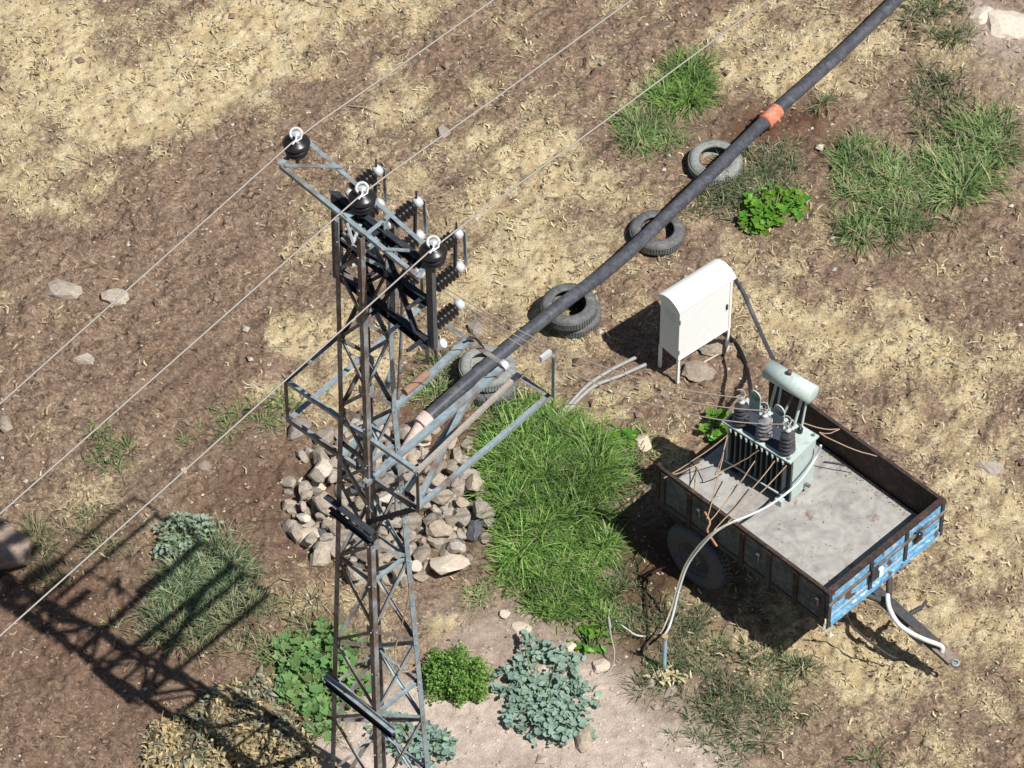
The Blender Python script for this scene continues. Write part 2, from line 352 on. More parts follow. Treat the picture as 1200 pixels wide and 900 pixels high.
# ------------------------------------------------------------------ ground
def axis_coords(lo, hi, step, far):
    a = np.arange(lo, hi+step/2, step); out = []; d = step
    x = a[-1]
    while x < far: d *= 1.25; x += d; out.append(x)
    up = out; out = []; d = step; x = a[0]
    while x > -far: d *= 1.25; x -= d; out.append(x)
    return np.array(out[::-1]+list(a)+up)
gx = axis_coords(-6.9, 6.9, .022, 600); gy = axis_coords(-7.0, 7.3, .024, 600)
X, Y = np.meshgrid(gx, gy, indexing='xy'); x = X.ravel(); y = Y.ravel()
V = np.stack([x, y, hgt(x, y)], 1)
nx, ny = len(gx), len(gy); i, j = np.meshgrid(np.arange(nx-1), np.arange(ny-1)); k = (j*nx+i).ravel()
F = np.stack([k, k+1, k+nx+1, k+nx], 1)
st, da, du, gr = masks(x, y)
ground = arr_obj('ground', V, F, ground_mat(), cols=np.stack([st, da, du], 1))
a2 = ground.data.color_attributes.new('col2', 'FLOAT_COLOR', 'POINT'); c2 = np.zeros((len(V), 4), np.float32); c2[:, 0] = gr; a2.data.foreach_set('color', c2.ravel())
tag(ground, 'dry brown field soil with straw litter under everything', kind='structure')

# ------------------------------------------------------------------ ribbons: grass, straw
RIB = leafmat('blade_fibre', attr=True, trans=.3, rough=.6)
STRM = leafmat('dry_straw_fibre', attr=True, trans=.12, rough=.7)
def ribbons(bx, by, bz, az, tilt, bend, ln, wd, cols, segs=3, kink=None):
    N = len(bx); pts = []; p = np.stack([bx, by, bz], 1); h = np.stack([np.cos(az), np.sin(az), 0*az], 1)
    t = tilt.copy(); W = np.stack([-np.sin(az), np.cos(az), 0*az], 1); rows = []
    for s in range(segs+1):
        ww = wd*(1-.85*(s/segs)**1.5) if segs > 1 else wd
        rows.append(p-W*ww[:, None]/2); rows.append(p+W*ww[:, None]/2)
        d = h*np.cos(t)[:, None]+np.array([0, 0, 1])*np.sin(t)[:, None]
        p = p+d*(ln/segs)[:, None]; t = t-bend/segs
        if kink is not None:
            az = az+kink/segs; h = np.stack([np.cos(az), np.sin(az), 0*az], 1); W = np.stack([-np.sin(az), np.cos(az), 0*az], 1)
    k = 2*(segs+1); V = np.stack(rows, 1).reshape(-1, 3)
    base = (np.arange(N)*k)[:, None]; F = []
    for s in range(segs): F.append(np.stack([base[:, 0]+2*s, base[:, 0]+2*s+1, base[:, 0]+2*s+3, base[:, 0]+2*s+2], 1))
    F = np.concatenate(F); C = np.repeat(cols, k, 0)
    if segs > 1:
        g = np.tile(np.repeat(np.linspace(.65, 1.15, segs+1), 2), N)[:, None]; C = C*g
    return V, F, np.clip(C, 0, 1)

# straw litter over the field
N = 62000
lx = rng.uniform(-6.6, 6.6, N); ly = rng.uniform(-6.6, 6.8, N)
st, da, du, gr = masks(lx, ly); cl = fbm(lx, ly, 4, 4, 21)
keep = rng.random(N) < np.clip((st-.12)*1.6*(cl > .49)*np.clip((cl-.42)*9, 0, 1)+.035, 0.02, 1)*(1-.8*np.clip(du, 0, 1)) * (1-.6*gr)
lx, ly = lx[keep], ly[keep]; n = len(lx)
cc = np.array([[.62,.51,.30],[.76,.66,.43],[.44,.33,.20],[.22,.15,.095]])[rng.choice(4, n, p=[.4,.27,.23,.10])]*rng.uniform(.8, 1.12, (n, 1))
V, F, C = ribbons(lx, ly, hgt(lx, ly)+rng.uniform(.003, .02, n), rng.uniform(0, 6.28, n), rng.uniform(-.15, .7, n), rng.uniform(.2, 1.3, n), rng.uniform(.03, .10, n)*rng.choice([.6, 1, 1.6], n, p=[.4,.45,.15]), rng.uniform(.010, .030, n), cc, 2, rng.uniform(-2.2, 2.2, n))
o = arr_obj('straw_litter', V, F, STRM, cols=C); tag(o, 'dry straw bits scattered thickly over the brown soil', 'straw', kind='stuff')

# crumbs and clods of soil
N = 11000
lx = rng.uniform(-6.6, 6.6, N); ly = rng.uniform(-6.6, 6.8, N); rr = rng.uniform(.008, .026, N)*rng.choice([1, 1.7, 2.8], N, p=[.90, .085, .015])
base = np.array([[1,0,0],[-1,0,0],[0,1,0],[0,-1,0],[0,0,1],[0,0,-1]], float)
Fo = np.array([[0,2,4],[2,1,4],[1,3,4],[3,0,4],[2,0,5],[1,2,5],[3,1,5],[0,3,5]])
jit = base[None]*(1+rng.uniform(-.35, .35, (N, 6, 3)))*np.array([1,1,.6]); V = jit*rr[:, None, None]; ang = rng.uniform(0, 6.28, N); ca, sa = np.cos(ang), np.sin(ang)
V = np.stack([V[:, :, 0]*ca[:, None]-V[:, :, 1]*sa[:, None], V[:, :, 0]*sa[:, None]+V[:, :, 1]*ca[:, None], V[:, :, 2]], 2)
V = V+np.stack([lx, ly, hgt(lx, ly)+rr*.3], 1)[:, None, :]
F = (Fo[None]+(np.arange(N)*6)[:, None, None]).reshape(-1, 3)
st, da, du, gr = masks(lx, ly)
cc = np.array([.24,.165,.12])*rng.uniform(.7, 1.3, (N, 1)); pale = rng.random(N) < .09; cc[pale] = np.array([.50,.44,.37])*rng.uniform(.75, 1.2, (pale.sum(), 1))
cc = cc*(1-du[:, None])+np.array([.52,.43,.35])*rng.uniform(.7, 1.25, (N, 1))*du[:, None]
o = arr_obj('soil_crumbs', V.reshape(-1, 3), F, leafmat('soil_crumb', attr=True, trans=0, rough=.95), cols=np.clip(np.repeat(cc, 6, 0), 0, 1), smooth=False)
tag(o, 'small clods and pebbles lying all over the field', 'pebbles', kind='stuff')

# grass, patch by patch
GC = {'lush': [[.14,.26,.05],[.20,.34,.075],[.30,.44,.13],[.07,.16,.035]], 'mid': [[.10,.19,.055],[.16,.28,.08],[.24,.34,.13],[.34,.36,.18]],
      'dull': [[.12,.17,.075],[.18,.22,.11],[.27,.27,.16],[.08,.12,.05]], 'pale': [[.26,.27,.13],[.34,.31,.18],[.18,.22,.10],[.40,.35,.22]],
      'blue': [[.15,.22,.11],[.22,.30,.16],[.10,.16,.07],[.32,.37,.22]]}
def grass(label, spots, kind, n, ln, wd=.010, tilt=(.5, 1.35), bend=(.6, 1.8), tuft=.09):
    XS, YS = [], []; tot = sum(rx*ry for (_, _, rx, ry) in spots); AZ = []
    for (px, py, rx, ry) in spots:
        m = int(n*rx*ry/tot); nt = max(3, m//28)
        r = np.sqrt(rng.random(nt)); a = rng.uniform(0, 6.28, nt); wob = 1+.30*np.sin(3*a+px)+.18*np.sin(5*a+py)
        cx, cy = atn(px+rx*r*wob*np.cos(a), py+ry*r*wob*np.sin(a)); k = rng.integers(0, nt, m)
        th = rng.uniform(0, 6.28, m); rr = np.abs(rng.normal(0, tuft, m))
        XS.append(cx[k]+rr*np.cos(th)); YS.append(cy[k]+rr*np.sin(th)); AZ.append(th+rng.normal(0, .5, m))
    bx = np.concatenate(XS); by = np.concatenate(YS); az = np.concatenate(AZ); m = len(bx)
    cc = np.array(GC[kind])[rng.integers(0, 4, m)]*rng.uniform(.75, 1.25, (m, 1))
    tone = fbm(bx, by, 3.5, 3, 31)[:, None]; cc = cc*(.25+1.5*tone); lnf = (.45+1.1*fbm(bx, by, 2.5, 3, 37))
    dead = rng.random(m) < (.04 if kind == 'lush' else .14); cc[dead] = np.array([.46,.40,.25])*rng.uniform(.7, 1.1, (dead.sum(), 1))
    flat_ = rng.random(m) < .22
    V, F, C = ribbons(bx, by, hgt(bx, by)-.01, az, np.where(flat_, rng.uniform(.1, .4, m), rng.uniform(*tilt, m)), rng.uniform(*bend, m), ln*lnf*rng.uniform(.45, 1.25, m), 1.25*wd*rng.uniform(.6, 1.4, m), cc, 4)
    o = arr_obj('grass', V, F, RIB, cols=C); return tag(o, label, 'grass', kind='stuff')
grass('tall lush bright green grass between the rock pile and the trailer', [(615,525,34,38),(655,540,40,46),(625,595,44,46),(598,540,22,34),(675,580,32,34),(690,545,20,24)], 'lush', 17000, .36, .012, tuft=.07)
grass('darker low grass below the tall lush grass beside the trailer', [(635,665,46,38),(675,655,40,38),(690,700,34,30),(612,650,26,28),(640,715,22,14),(705,630,20,24)], 'lush', 8500, .19, .012, tuft=.06)
grass('thin mixed weeds thinning out towards the trailer shadow', [(715,660,24,30),(720,610,20,30),(725,700,18,24),(700,730,30,14)], 'dull', 900, .16, .010)
grass('small green grass tuft near the top of the pipe between two wires', [(808,95,22,24),(795,118,24,14),(820,110,18,14)], 'lush', 1500, .26)
grass('low green grass patch just below the upper tuft left of the tyres', [(762,162,36,22),(745,150,20,12)], 'mid', 1300, .2)
grass('dull green grass around the tyre and the broad leaved weed', [(880,215,50,34),(850,240,40,22),(925,190,20,22),(900,190,24,14)], 'dull', 2900, .17, .010)
grass('green grass patch with long blades at the right of the field', [(1035,225,24,28),(1062,250,28,26),(1085,215,24,26),(1005,215,18,34),(1025,275,34,16),(1045,200,22,18),(990,190,12,22)], 'mid', 3300, .24, .012, tuft=.06)
grass('thin bleached grass among the green patch at the right', [(1050,240,60,44),(1100,190,40,30)], 'pale', 700, .2)
grass('thick clump of long green blades at the right edge of the field', [(1138,185,34,42),(1160,160,24,22),(1120,215,30,24)], 'mid', 2600, .34, .014)
grass('thin green weeds near the top right corner', [(1100,118,26,40),(1090,15,40,16),(1108,45,22,18),(965,125,10,14)], 'dull', 1500, .2)
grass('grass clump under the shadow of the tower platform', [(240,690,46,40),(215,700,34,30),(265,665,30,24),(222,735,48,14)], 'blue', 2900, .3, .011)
grass('bleached grass fringe around the shadowed clump', [(285,720,34,18),(205,745,48,16),(250,640,34,16)], 'pale', 1100, .22)
grass('sparse pale grass beside the brown boulder', [(70,635,44,22),(110,610,40,22),(45,670,36,24),(130,640,30,16)], 'pale', 900, .17)
grass('sparse green weeds left of the rock pile', [(285,478,40,12),(315,495,22,12),(262,503,26,12),(215,518,10,8),(340,470,22,10),(130,540,30,16),(120,515,26,10)], 'mid', 1300, .13)
grass('dull matted grass at the lower right of the ground rod', [(860,800,52,40),(905,825,50,36),(830,850,44,32),(820,760,50,30),(875,880,34,18),(930,790,26,18)], 'dull', 3000, .16, .010, tuft=.07)
grass('dull matted grass around the foot of the ground rod', [(770,790,34,24),(790,735,40,18),(740,720,26,24),(1010,888,22,8)], 'dull', 1400, .17)
grass('small grass tuft on the bare tan soil below the rock pile', [(565,700,16,12)], 'mid', 220, .12)
grass('green grass stalks between the leafy weeds left of the tower legs', [(345,775,30,28),(370,815,34,34),(385,760,34,16)], 'mid', 1300, .26)
grass('dry grass tufts right of the dry plant', [(350,720,24,26),(320,760,30,20),(385,850,16,20)], 'pale', 500, .2)
grass('green weeds at the foot of the stacked tyres under the beams', [(530,440,30,22),(500,460,24,20),(575,465,34,14)], 'mid', 800, .2)
grass('trampled grass behind the rear of the trailer', [(735,560,22,26),(745,520,20,16)], 'mid', 500, .2)

# ------------------------------------------------------------------ leafy plants
def leaf_mesh(name, kind, m):
    mb = MB()
    if kind == 'wavy':       # pointed oval leaf with a fold and ruffled rim
        n = 10; rim = []
        for k_ in range(n):
            a = 2*math.pi*k_/n; r = 1+.16*math.sin(5*a+.4)
            rim.append((math.cos(a)*.55*r+.5, math.sin(a)*.40*r, .16*abs(math.sin(a))+.11*math.sin(4*a+.7)))
        mb.add([(.5, 0, -.03)]+rim, [[0, 1+k_, 1+(k_+1) % n] for k_ in range(n)], True)
    elif kind == 'lobed':    # round mallow leaf, lobed rim
        n = 15; rim = []
        for k_ in range(n):
            a = 2*math.pi*k_/n; r = .5*(1+.20*math.cos(5*a))*(1 if abs(a-math.pi) > .3 else .5)
            rim.append((math.cos(a)*r+.4, math.sin(a)*r, .07*math.cos(5*a)+.05))
        mb.add([(.36, 0, -.05)]+rim, [[0, 1+k_, 1+(k_+1) % n] for k_ in range(n)], True)
    else:
        mb.add([(0,0,0),(.35,.30,.08),(.35,0,-.02),(.35,-.30,.08),(.75,.22,.06),(.78,0,0),(.75,-.22,.06),(1.05,0,-.08)], [[0,2,1],[0,3,2],[1,2,5,4],[2,3,6,5],[4,5,7],[5,6,7]], True)
    me = mb.mesh(name, m); return me
def leafy(name, label, cat, centre, outline, n, kind, m, size, height, stemmat, group=None, stems=14, tiltmax=.6, extra=0):
    c = at(*centre); c.z = hz(c.x, c.y); t = thing(name, label, cat, c, group); mes = [leaf_mesh('leaf', kind, m)]
    sb = MB(); spots = []
    tot = sum(o_[2]*o_[3] for o_ in outline)
    for (px, py, rx, ry) in outline:
        for q in range(int(n*rx*ry/tot)+1):
            r = math.sqrt(random.random()); a = random.uniform(0, 6.28); r *= 1+.15*math.sin(4*a+px)
            p = at(px+rx*r*math.cos(a), py+ry*r*math.sin(a), 0)
            hh = height*(1-.55*r*r)*random.uniform(.55, 1.05)
            p2 = Vector((p.x, p.y-hh*.55, hz(p.x, p.y)+hh)); spots.append((p2, a, r))
    lf = 0
    for (p, a, r) in spots:
        if lf >= 299: break
        if any((p-s_).length < size*.30 for s_ in [s2[0] for s2 in spots[:0]]): continue
        d = Vector((p.x-c.x, p.y-c.y, 0)); az = math.atan2(d.y, d.x)+random.gauss(0, .9)
        s = size*random.uniform(.65, 1.25)
        M = Matrix.Translation(p) @ Matrix.Rotation(az, 4, 'Z') @ Matrix.Rotation(random.uniform(-.2, tiltmax), 4, 'Y') @ Matrix.Rotation(random.gauss(0, .35), 4, 'X') @ Matrix.Diagonal((s, s, s, 1))
        inst(mes[0], 'leaf', t, M); lf += 1
    if extra:
        V0 = np.array([v.co[:] for v in mes[0].vertices]); F0 = np.array([[p.vertices[0], p.vertices[i_], p.vertices[i_+1]] for p in mes[0].polygons for i_ in range(1, len(p.vertices)-1)]); VV = []; FF_ = []
        for q in range(extra):
            p, a, r = random.choice(spots); p = p+Vector((random.gauss(0, size*.5), random.gauss(0, size*.5), random.uniform(-.6, .1)*height))
            p.z = max(p.z, hz(p.x, p.y)+.01); s = size*random.uniform(.5, 1.0)
            M = np.array((Matrix.Translation(p-c) @ Matrix.Rotation(random.uniform(0, 6.28), 4, 'Z') @ Matrix.Rotation(random.uniform(-.5, .9), 4, 'Y') @ Matrix.Rotation(random.gauss(0, .6), 4, 'X') @ Matrix.Diagonal((s, s, s, 1))))
            VV.append(V0 @ M[:3, :3].T + M[:3, 3]); FF_.append(F0+q*len(V0))
        o = bpy.data.objects.new('small_leaves', arr_mesh('small_leaves', np.concatenate(VV), np.concatenate(FF_), m)); col.objects.link(o); o.parent = t; o['kind'] = 'stuff'
    for q in range(0, len(spots), max(1, len(spots)//(stems*3))):
        p = spots[q][0]; o_ = Vector((c.x+(p.x-c.x)*.35, c.y+(p.y-c.y)*.35, hz(c.x, c.y))); sb.tube([o_, (o_+p)/2+Vector((0, 0, height*.15)), p], .006, 4)
    sb.build('stems', stemmat, t); return t
LBLUE = leafmat('blue_green_leaf', (.23,.33,.265), .6, .2, .22); LMAL = leafmat('mallow_leaf', (.16,.29,.10), .5, .3, .25)
LBRI = leafmat('bright_leaf', (.13,.31,.035), .4, .35, .2); LGLA = leafmat('glaucous_leaf', (.28,.36,.26), .6, .2, .2)
STEM = mat('green_stem', (.16,.20,.08), .7, bump=0); DSTEM = mat('dry_stem', (.36,.29,.18), .8, bump=0)
leafy('leafy_plant', 'spreading blue green leafy plant on the pale dust right of the bright green shrub', 'plant', (635,840), [(640,800,46,34),(628,840,38,24),(650,825,46,30),(600,795,20,26),(618,755,16,10),(660,855,30,16),(645,765,16,14)], 297, 'wavy', LBLUE, .082, .20, STEM, 'blue green plants', extra=900)
leafy('leafy_plant', 'smaller blue green leafy plant seen through the lower right tower legs', 'plant', (490,870), [(480,868,36,24),(510,875,24,20),(455,850,20,18)], 130, 'wavy', LBLUE, .078, .16, STEM, 'blue green plants', extra=300)
leafy('broad_leaved_weed', 'broad leaved green weed cluster left of the tower legs beside the dry plant', 'plant', (375,810), [(350,765,26,22),(362,800,34,34),(385,775,30,26),(405,800,26,34),(375,838,28,22),(345,800,20,24),(395,750,26,14)], 290, 'lobed', LMAL, .115, .26, STEM, extra=260)
leafy('broad_leaved_weed', 'compact bright green broad leaved weed beside the uppermost tyre', 'plant', (905,262), [(905,245,34,22),(890,260,24,12),(925,240,20,14)], 130, 'lobed', LBRI, .095, .24, STEM, extra=120)
leafy('pale_thistle', 'pale grey green thistle at the top of the grass clump in the platform shadow', 'plant', (215,640), [(215,625,30,20),(205,645,22,16),(235,620,22,14)], 190, 'oval', LGLA, .07, .25, STEM, extra=260)
leafy('weed', 'small bright weed in the tall grass edge facing the trailer', 'plant', (735,522), [(733,515,14,9)], 26, 'lobed', LBRI, .09, .15, STEM)
leafy('weed', 'small bright weed growing behind the transformer at the rear of the trailer', 'plant', (840,512), [(840,500,14,14)], 34, 'lobed', LBRI, .10, .25, STEM)
leafy('weed', 'small green weed beside the thin upright wire near the ground rod', 'plant', (690,760), [(692,750,20,14)], 44, 'oval', LBRI, .085, .12, STEM)

def leaf_cloud(centre, outline, n, size, height, palette, dome=True, shape=None, curl=.8):
    P = []; tot = sum(o_[2]*o_[3] for o_ in outline)
    for (px, py, rx, ry) in outline:
        m = int(n*rx*ry/tot); u = rng.normal(size=(m, 3)); u /= np.linalg.norm(u, axis=1)[:, None]; u[:, 2] = np.abs(u[:, 2])
        rad = rng.random(m)**.35; wob = 1+.16*np.sin(u[:, 0]*7+px)+.16*np.sin(u[:, 1]*8)
        cx, cy = atn(px, py); hh = height
        P.append(np.stack([cx+u[:, 0]*rad*wob*rx/105, cy+u[:, 1]*rad*wob*ry/80-.0, u[:, 2]*rad*wob*hh], 1))
    P = np.concatenate(P); m = len(P); P[:, 2] += hgt(P[:, 0], P[:, 1])
    # leaf: 4-vert diamond folded
    a = rng.uniform(0, 6.28, m); t = rng.uniform(-.5, 1.1, m); s = size*rng.uniform(.5, 1.4, m)
    d = np.stack([np.cos(a)*np.cos(t), np.sin(a)*np.cos(t), np.sin(t)], 1); sd = np.stack([-np.sin(a), np.cos(a), rng.uniform(-curl, curl, m)], 1)*.5
    V = np.stack([P, P+(d*.5+sd*.62)*s[:, None], P+d*s[:, None]+np.array([0, 0, -.15])*s[:, None], P+(d*.5-sd*.62)*s[:, None]], 1).reshape(-1, 3)
    F = (np.array([[0, 1, 2, 3]])[None]+(np.arange(m)*4)[:, None, None]).reshape(-1, 4)
    pal = np.array(palette); C = np.repeat(pal[rng.integers(0, len(pal), m)]*rng.uniform(.7, 1.3, (m, 1)), 4, 0)
    return V, F, np.clip(C, 0, 1)
def cloud_plant(name, label, centre, outline, n, size, height, pal, **k):
    c = at(*centre); c.z = hz(c.x, c.y); t = thing(name, label, 'shrub', c)
    V, F, C = leaf_cloud(centre, outline, n, size, height, pal, **k)
    o = arr_obj('foliage', V-np.array(c)[None], F, RIB, cols=C, parent=t); o['kind'] = 'stuff'
    sb = MB()
    for q in range(16):
        px, py, rx, ry = random.choice(outline); e = at(px+random.uniform(-.6, .6)*rx, py+random.uniform(-.6, .6)*ry); e.z = hz(e.x, e.y)+height*random.uniform(.5, .9)
        b_ = at(px, py); b_.z = hz(b_.x, b_.y); sb.tube([b_, (b_+e)/2+Vector((0, 0, .03)), e], .007, 4)
    sb.build('stems', DSTEM if 'dry' in name else STEM, t); return t
cloud_plant('green_shrub', 'round bright green small leaved shrub just right of the tower legs', (535,800), [(535,800,36,30),(520,795,26,24),(552,805,22,22)], 9000, .032, .34, [[.12,.26,.04],[.18,.34,.06],[.07,.15,.03],[.25,.38,.10]])
def dry_plant():
    out = [(240,870,56,38),(290,850,46,34),(320,880,50,34),(205,880,36,26),(270,830,34,20),(345,850,24,24),(310,815,26,16)]
    c = at(270, 870); c.z = hz(c.x, c.y); t = thing('dry_shrub', 'large withered grey and straw coloured plant at the lower left', 'shrub', c)
    pal = np.array([[.52,.40,.20],[.38,.30,.17],[.60,.48,.26],[.24,.23,.15],[.36,.37,.26],[.17,.115,.06]])
    tot = sum(q[2]*q[3] for q in out); nm = 0
    for nm_, n, wd, ln in (('withered_leaves', 5200, .045, .10), ('dry_stalks', 2600, .008, .16)):
        BX = []; BY = []; BZ = []
        for (px, py, rx, ry) in out:
            m = int(n*rx*ry/tot); r = np.sqrt(rng.random(m)); a = rng.uniform(0, 6.28, m); wob = 1+.2*np.sin(4*a+px)
            bx, by = atn(px+rx*r*wob*np.cos(a), py+ry*r*wob*np.sin(a)); BX.append(bx); BY.append(by); BZ.append(hgt(bx, by)+rng.random(m)**1.3*.20*(1-.6*r*r)*(.4+1.2*vnoise(bx, by, 4, 40)))
        bx, by, bz = map(np.concatenate, (BX, BY, BZ)); m = len(bx); cl_ = vnoise(bx, by, 5, 44)
        idx = np.clip((cl_*6+rng.normal(0, 1.1, m)).astype(int), 0, 5)
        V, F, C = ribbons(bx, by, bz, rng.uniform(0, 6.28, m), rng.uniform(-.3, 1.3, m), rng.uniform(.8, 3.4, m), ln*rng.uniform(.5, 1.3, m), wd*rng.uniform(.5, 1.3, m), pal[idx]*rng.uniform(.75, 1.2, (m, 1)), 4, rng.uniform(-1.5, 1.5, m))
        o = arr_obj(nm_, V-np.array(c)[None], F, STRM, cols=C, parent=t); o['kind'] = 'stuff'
dry_plant()

# ------------------------------------------------------------------ stones
def stone_mesh(name, m, seed, flat=.7, sub=2, rough=.12):
    rd = random.Random(seed); bm = bmesh.new(); bmesh.ops.create_icosphere(bm, subdivisions=sub, radius=1)
    planes = []
    for q in range(13):
        v = Vector((rd.gauss(0, 1), rd.gauss(0, 1), rd.gauss(0, .9))).normalized(); planes.append((v, rd.uniform(.5, .8)))
    for v in bm.verts:
        for (nrm, d) in planes:
            k_ = v.co.dot(nrm)
            if k_ > d: v.co -= nrm*(k_-d)*1.0
        v.co *= 1+rd.uniform(-rough, rough)*.5
        v.co.z *= flat
    for e in bm.edges: e.smooth = True
    me = bpy.data.meshes.new(name); bm.to_mesh(me); bm.free(); me.materials.append(m)
    for p in me.polygons: p.use_smooth = False
    return me
SM = [stone_mesh('stone', STONE, s, random.uniform(.55, .8)) for s in range(9)]
SP = [stone_mesh('stone', STONEP, s+40, random.uniform(.45, .65)) for s in range(3)]
SD = [stone_mesh('stone', STONED, s+80, .7) for s in range(2)]
def put_stone(p, r, me, label, group=None, sx=None, tip=.3, name='stone', sink=.35, cat='stone'):
    M = Matrix.Translation(p) @ Matrix.Rotation(random.uniform(0, 6.28), 4, 'Z') @ Matrix.Rotation(random.gauss(0, tip), 4, 'X') @ Matrix.Diagonal((r*(sx or random.uniform(1.0, 1.5)), r, r, 1))
    o = inst(me, name, None, M); return tag(o, label, cat, group)
pile = []; pile_objs = []
def pile_pos(px, py, layer=0):
    p = at(px, py); z = hz(p.x, p.y); return p, z
special = [(350,503,.15,SM[0],'large tan stone at the upper left corner of the rock pile below the platform rail'),
           (524,668,.24,SP[0],'large flat cream stone at the lower right of the rock pile'),
           (381,630,.14,SD[0],'dark blue grey stone at the left side of the rock pile'),
           (348,630,.14,SM[3],'upright brown slab stone on the left fringe of the rock pile'),
           (541,606,.14,SM[2],'rounded pale tan stone at the right side of the rock pile'),
           (400,565,.14,SM[4],'round tan stone left of the front tower leg in the rock pile'),
           (572,618,.10,SM[6],'grey stone at the far right of the pile next to the tall grass'),
           (512,640,.15,SM[5],'large brown stone above the flat cream stone'),
           (355,535,.09,SM[1],'small tan stone near the left end of the pile'),
           (455,655,.12,SM[7],'light stone at the lower middle of the pile beside the tower leg')]
for (px, py, r, me, lb) in special:
    p, z = pile_pos(px, py); p.z = z+r*.35; put_stone(p, r, me, lb, None); pile.append((px, py, r*100))
def in_pile(px, py):
    u = (px-458)/126; v = (py-590)/100
    d = u*u+v*v
    if px < 410 and py > 660: d += .4
    if px > 520 and py < 520: d += .5
    return d
cnt = 0; tries = 0; GRP = 'stones heaped under the tower'
while cnt < 272 and tries < 60000:
    tries += 1; px = random.uniform(322, 585); py = random.uniform(492, 696); d = in_pile(px, py)
    if d > 1 or (d > .75 and random.random() < .5): continue
    r = random.choice([.055, .07, .08, .09, .10, .11, .125, .145])*random.uniform(.9, 1.15)
    lay = 0 if (cnt < 190 and tries < 30000) else 1
    if lay == 1 and d > .8: continue
    if any((px-a)**2+((py-b)/.78)**2 < (.52*(r*100+c))**2 for (a, b, c) in pile) and lay == 0: continue
    if lay == 1 and any((px-a)**2+((py-b)/.78)**2 < (.6*(r*100+c))**2 for (a, b, c) in pile[200:]): continue
    if abs(px-524) < 22 and abs(py-668) < 16: continue
    p, z = pile_pos(px, py+(10 if lay else 0)); p.z = z+r*.3+(.13 if lay else 0)
    k_ = random.random(); me = SD[cnt % 2] if k_ < .035 else (SP[cnt % 3] if k_ < .09 else SM[cnt % 9])
    tone = 'dark grey' if k_ < .035 else ('pale cream' if k_ < .09 else 'tan brown')
    shp = ['round', 'angular', 'squarish', 'wedge shaped', 'oval', 'flat topped', 'blunt', 'lumpy', 'slabby'][cnt % 9] if me in SM else 'chunky'
    sz = 'small' if r < .08 else ('medium' if r < .11 else 'large')
    sec = 'left fringe' if px < 375 else ('left half' if px < 440 else ('middle' if px < 500 else ('right half' if px < 545 else 'right fringe')))
    row = 'upper' if py < 560 else ('middle' if py < 625 else 'lower')
    o_ = put_stone(p, r, me, f'{sz} {shp} {tone} stone, {row} {sec} of rock pile', GRP)
    pile_objs.append((px, o_))
    pile.append((px, py, r*100)); cnt += 1
byl = {}
for px_, o_ in pile_objs: byl.setdefault(o_['label'], []).append((px_, o_))
for lb, lst in byl.items():
    lst.sort(key=lambda q: q[0])
    names = {1: ['']}.get(len(lst)) or ({2: ['left one of two: ', 'right one of two: ']}.get(len(lst)) or ['leftmost ']+[w_+' from left: ' for w_ in ('second', 'third', 'fourth', 'fifth', 'sixth')][:len(lst)-2]+['rightmost '])
    for w_, (px_, o_) in zip(names, lst): o_['label'] = w_+lb if w_ else lb
loose = [(703,783,.12,SP[1],'pale oval stone on the soil right of the blue green plant',.4),(685,868,.15,SM[3],'tilted brown stone with a dark hollow at the bottom of the field',.5),
         (520,153,.14,SM[6],'pinkish stone in the straw right of the first insulator',.3),(72,342,.22,SM[2],'half buried brown stone at the left under the first wire',.15),
         (135,347,.19,SM[5],'second half buried brown stone beside the first at the left',.15),(100,418,.15,SM[8],'flat greyish stone half buried between the wires at the left',.1),
         (556,388,.14,SM[1],'pinkish flat stone left of the lowest tyre stack',.15),(835,409,.19,STONE,'round flat brown stone under the white cabinet',.4),(822,436,.24,STONE,'broad brown slab stone in front of the cabinet legs',.35),
         (216,553,.05,SP[2],'small white pebble below the third wire',.4),(5,495,.13,SM[7],'grey stone at the left edge of the field',.3),(763,800,.07,SM[0],'small brown stone near the foot of the ground rod',.4),
         (785,812,.09,SM[4],'flat tan stone below the ground rod',.4),(612,738,.10,SP[0],'cream stone at the top of the blue green plant',.3),(668,760,.08,SP[1],'small cream stone right of the blue green plant',.4),
         (755,522,.13,SP[2],'large pale stone half hidden in grass behind the trailer',.5),(592,722,.07,SP[0],'little pale stone on the tan soil below the lush grass',.4),(240,547,.10,SM[6],'flat grey brown stone left of the rock pile',.2),
         (1160,548,.18,SM[8],'flat grey stone in the straw right of the trailer',.08),(583,292,.06,SM[2],'small brown stone right of the switch insulators',.4),(415,500,.10,SM[3],'tan stone above the rock pile behind the tower',.4),
         (1185,28,.35,SP[0],'large pale rock at the top right corner',.12),(1150,20,.16,SP[1],'pale rock left of the corner rock at the top right',.2)]
for (px, py, r, me, lb, up_) in loose:
    if me is STONE: me = stone_mesh('stone', STONE, int(px), .35, 3)
    p = at(px, py); p.z = hz(p.x, p.y)+r*(up_-.25); put_stone(p, r, me, lb, None, tip=.12)
# the boulder at the left edge
bme = stone_mesh('boulder', BOULD, 5, .8, 3, .1)
for p_ in bme.polygons: p_.use_smooth = True
p = at(8, 660); put_stone(Vector((p.x, p.y, .22)), .36, bme, 'big rounded brown boulder at the left edge of the field', tip=0, name='boulder', cat='boulder')

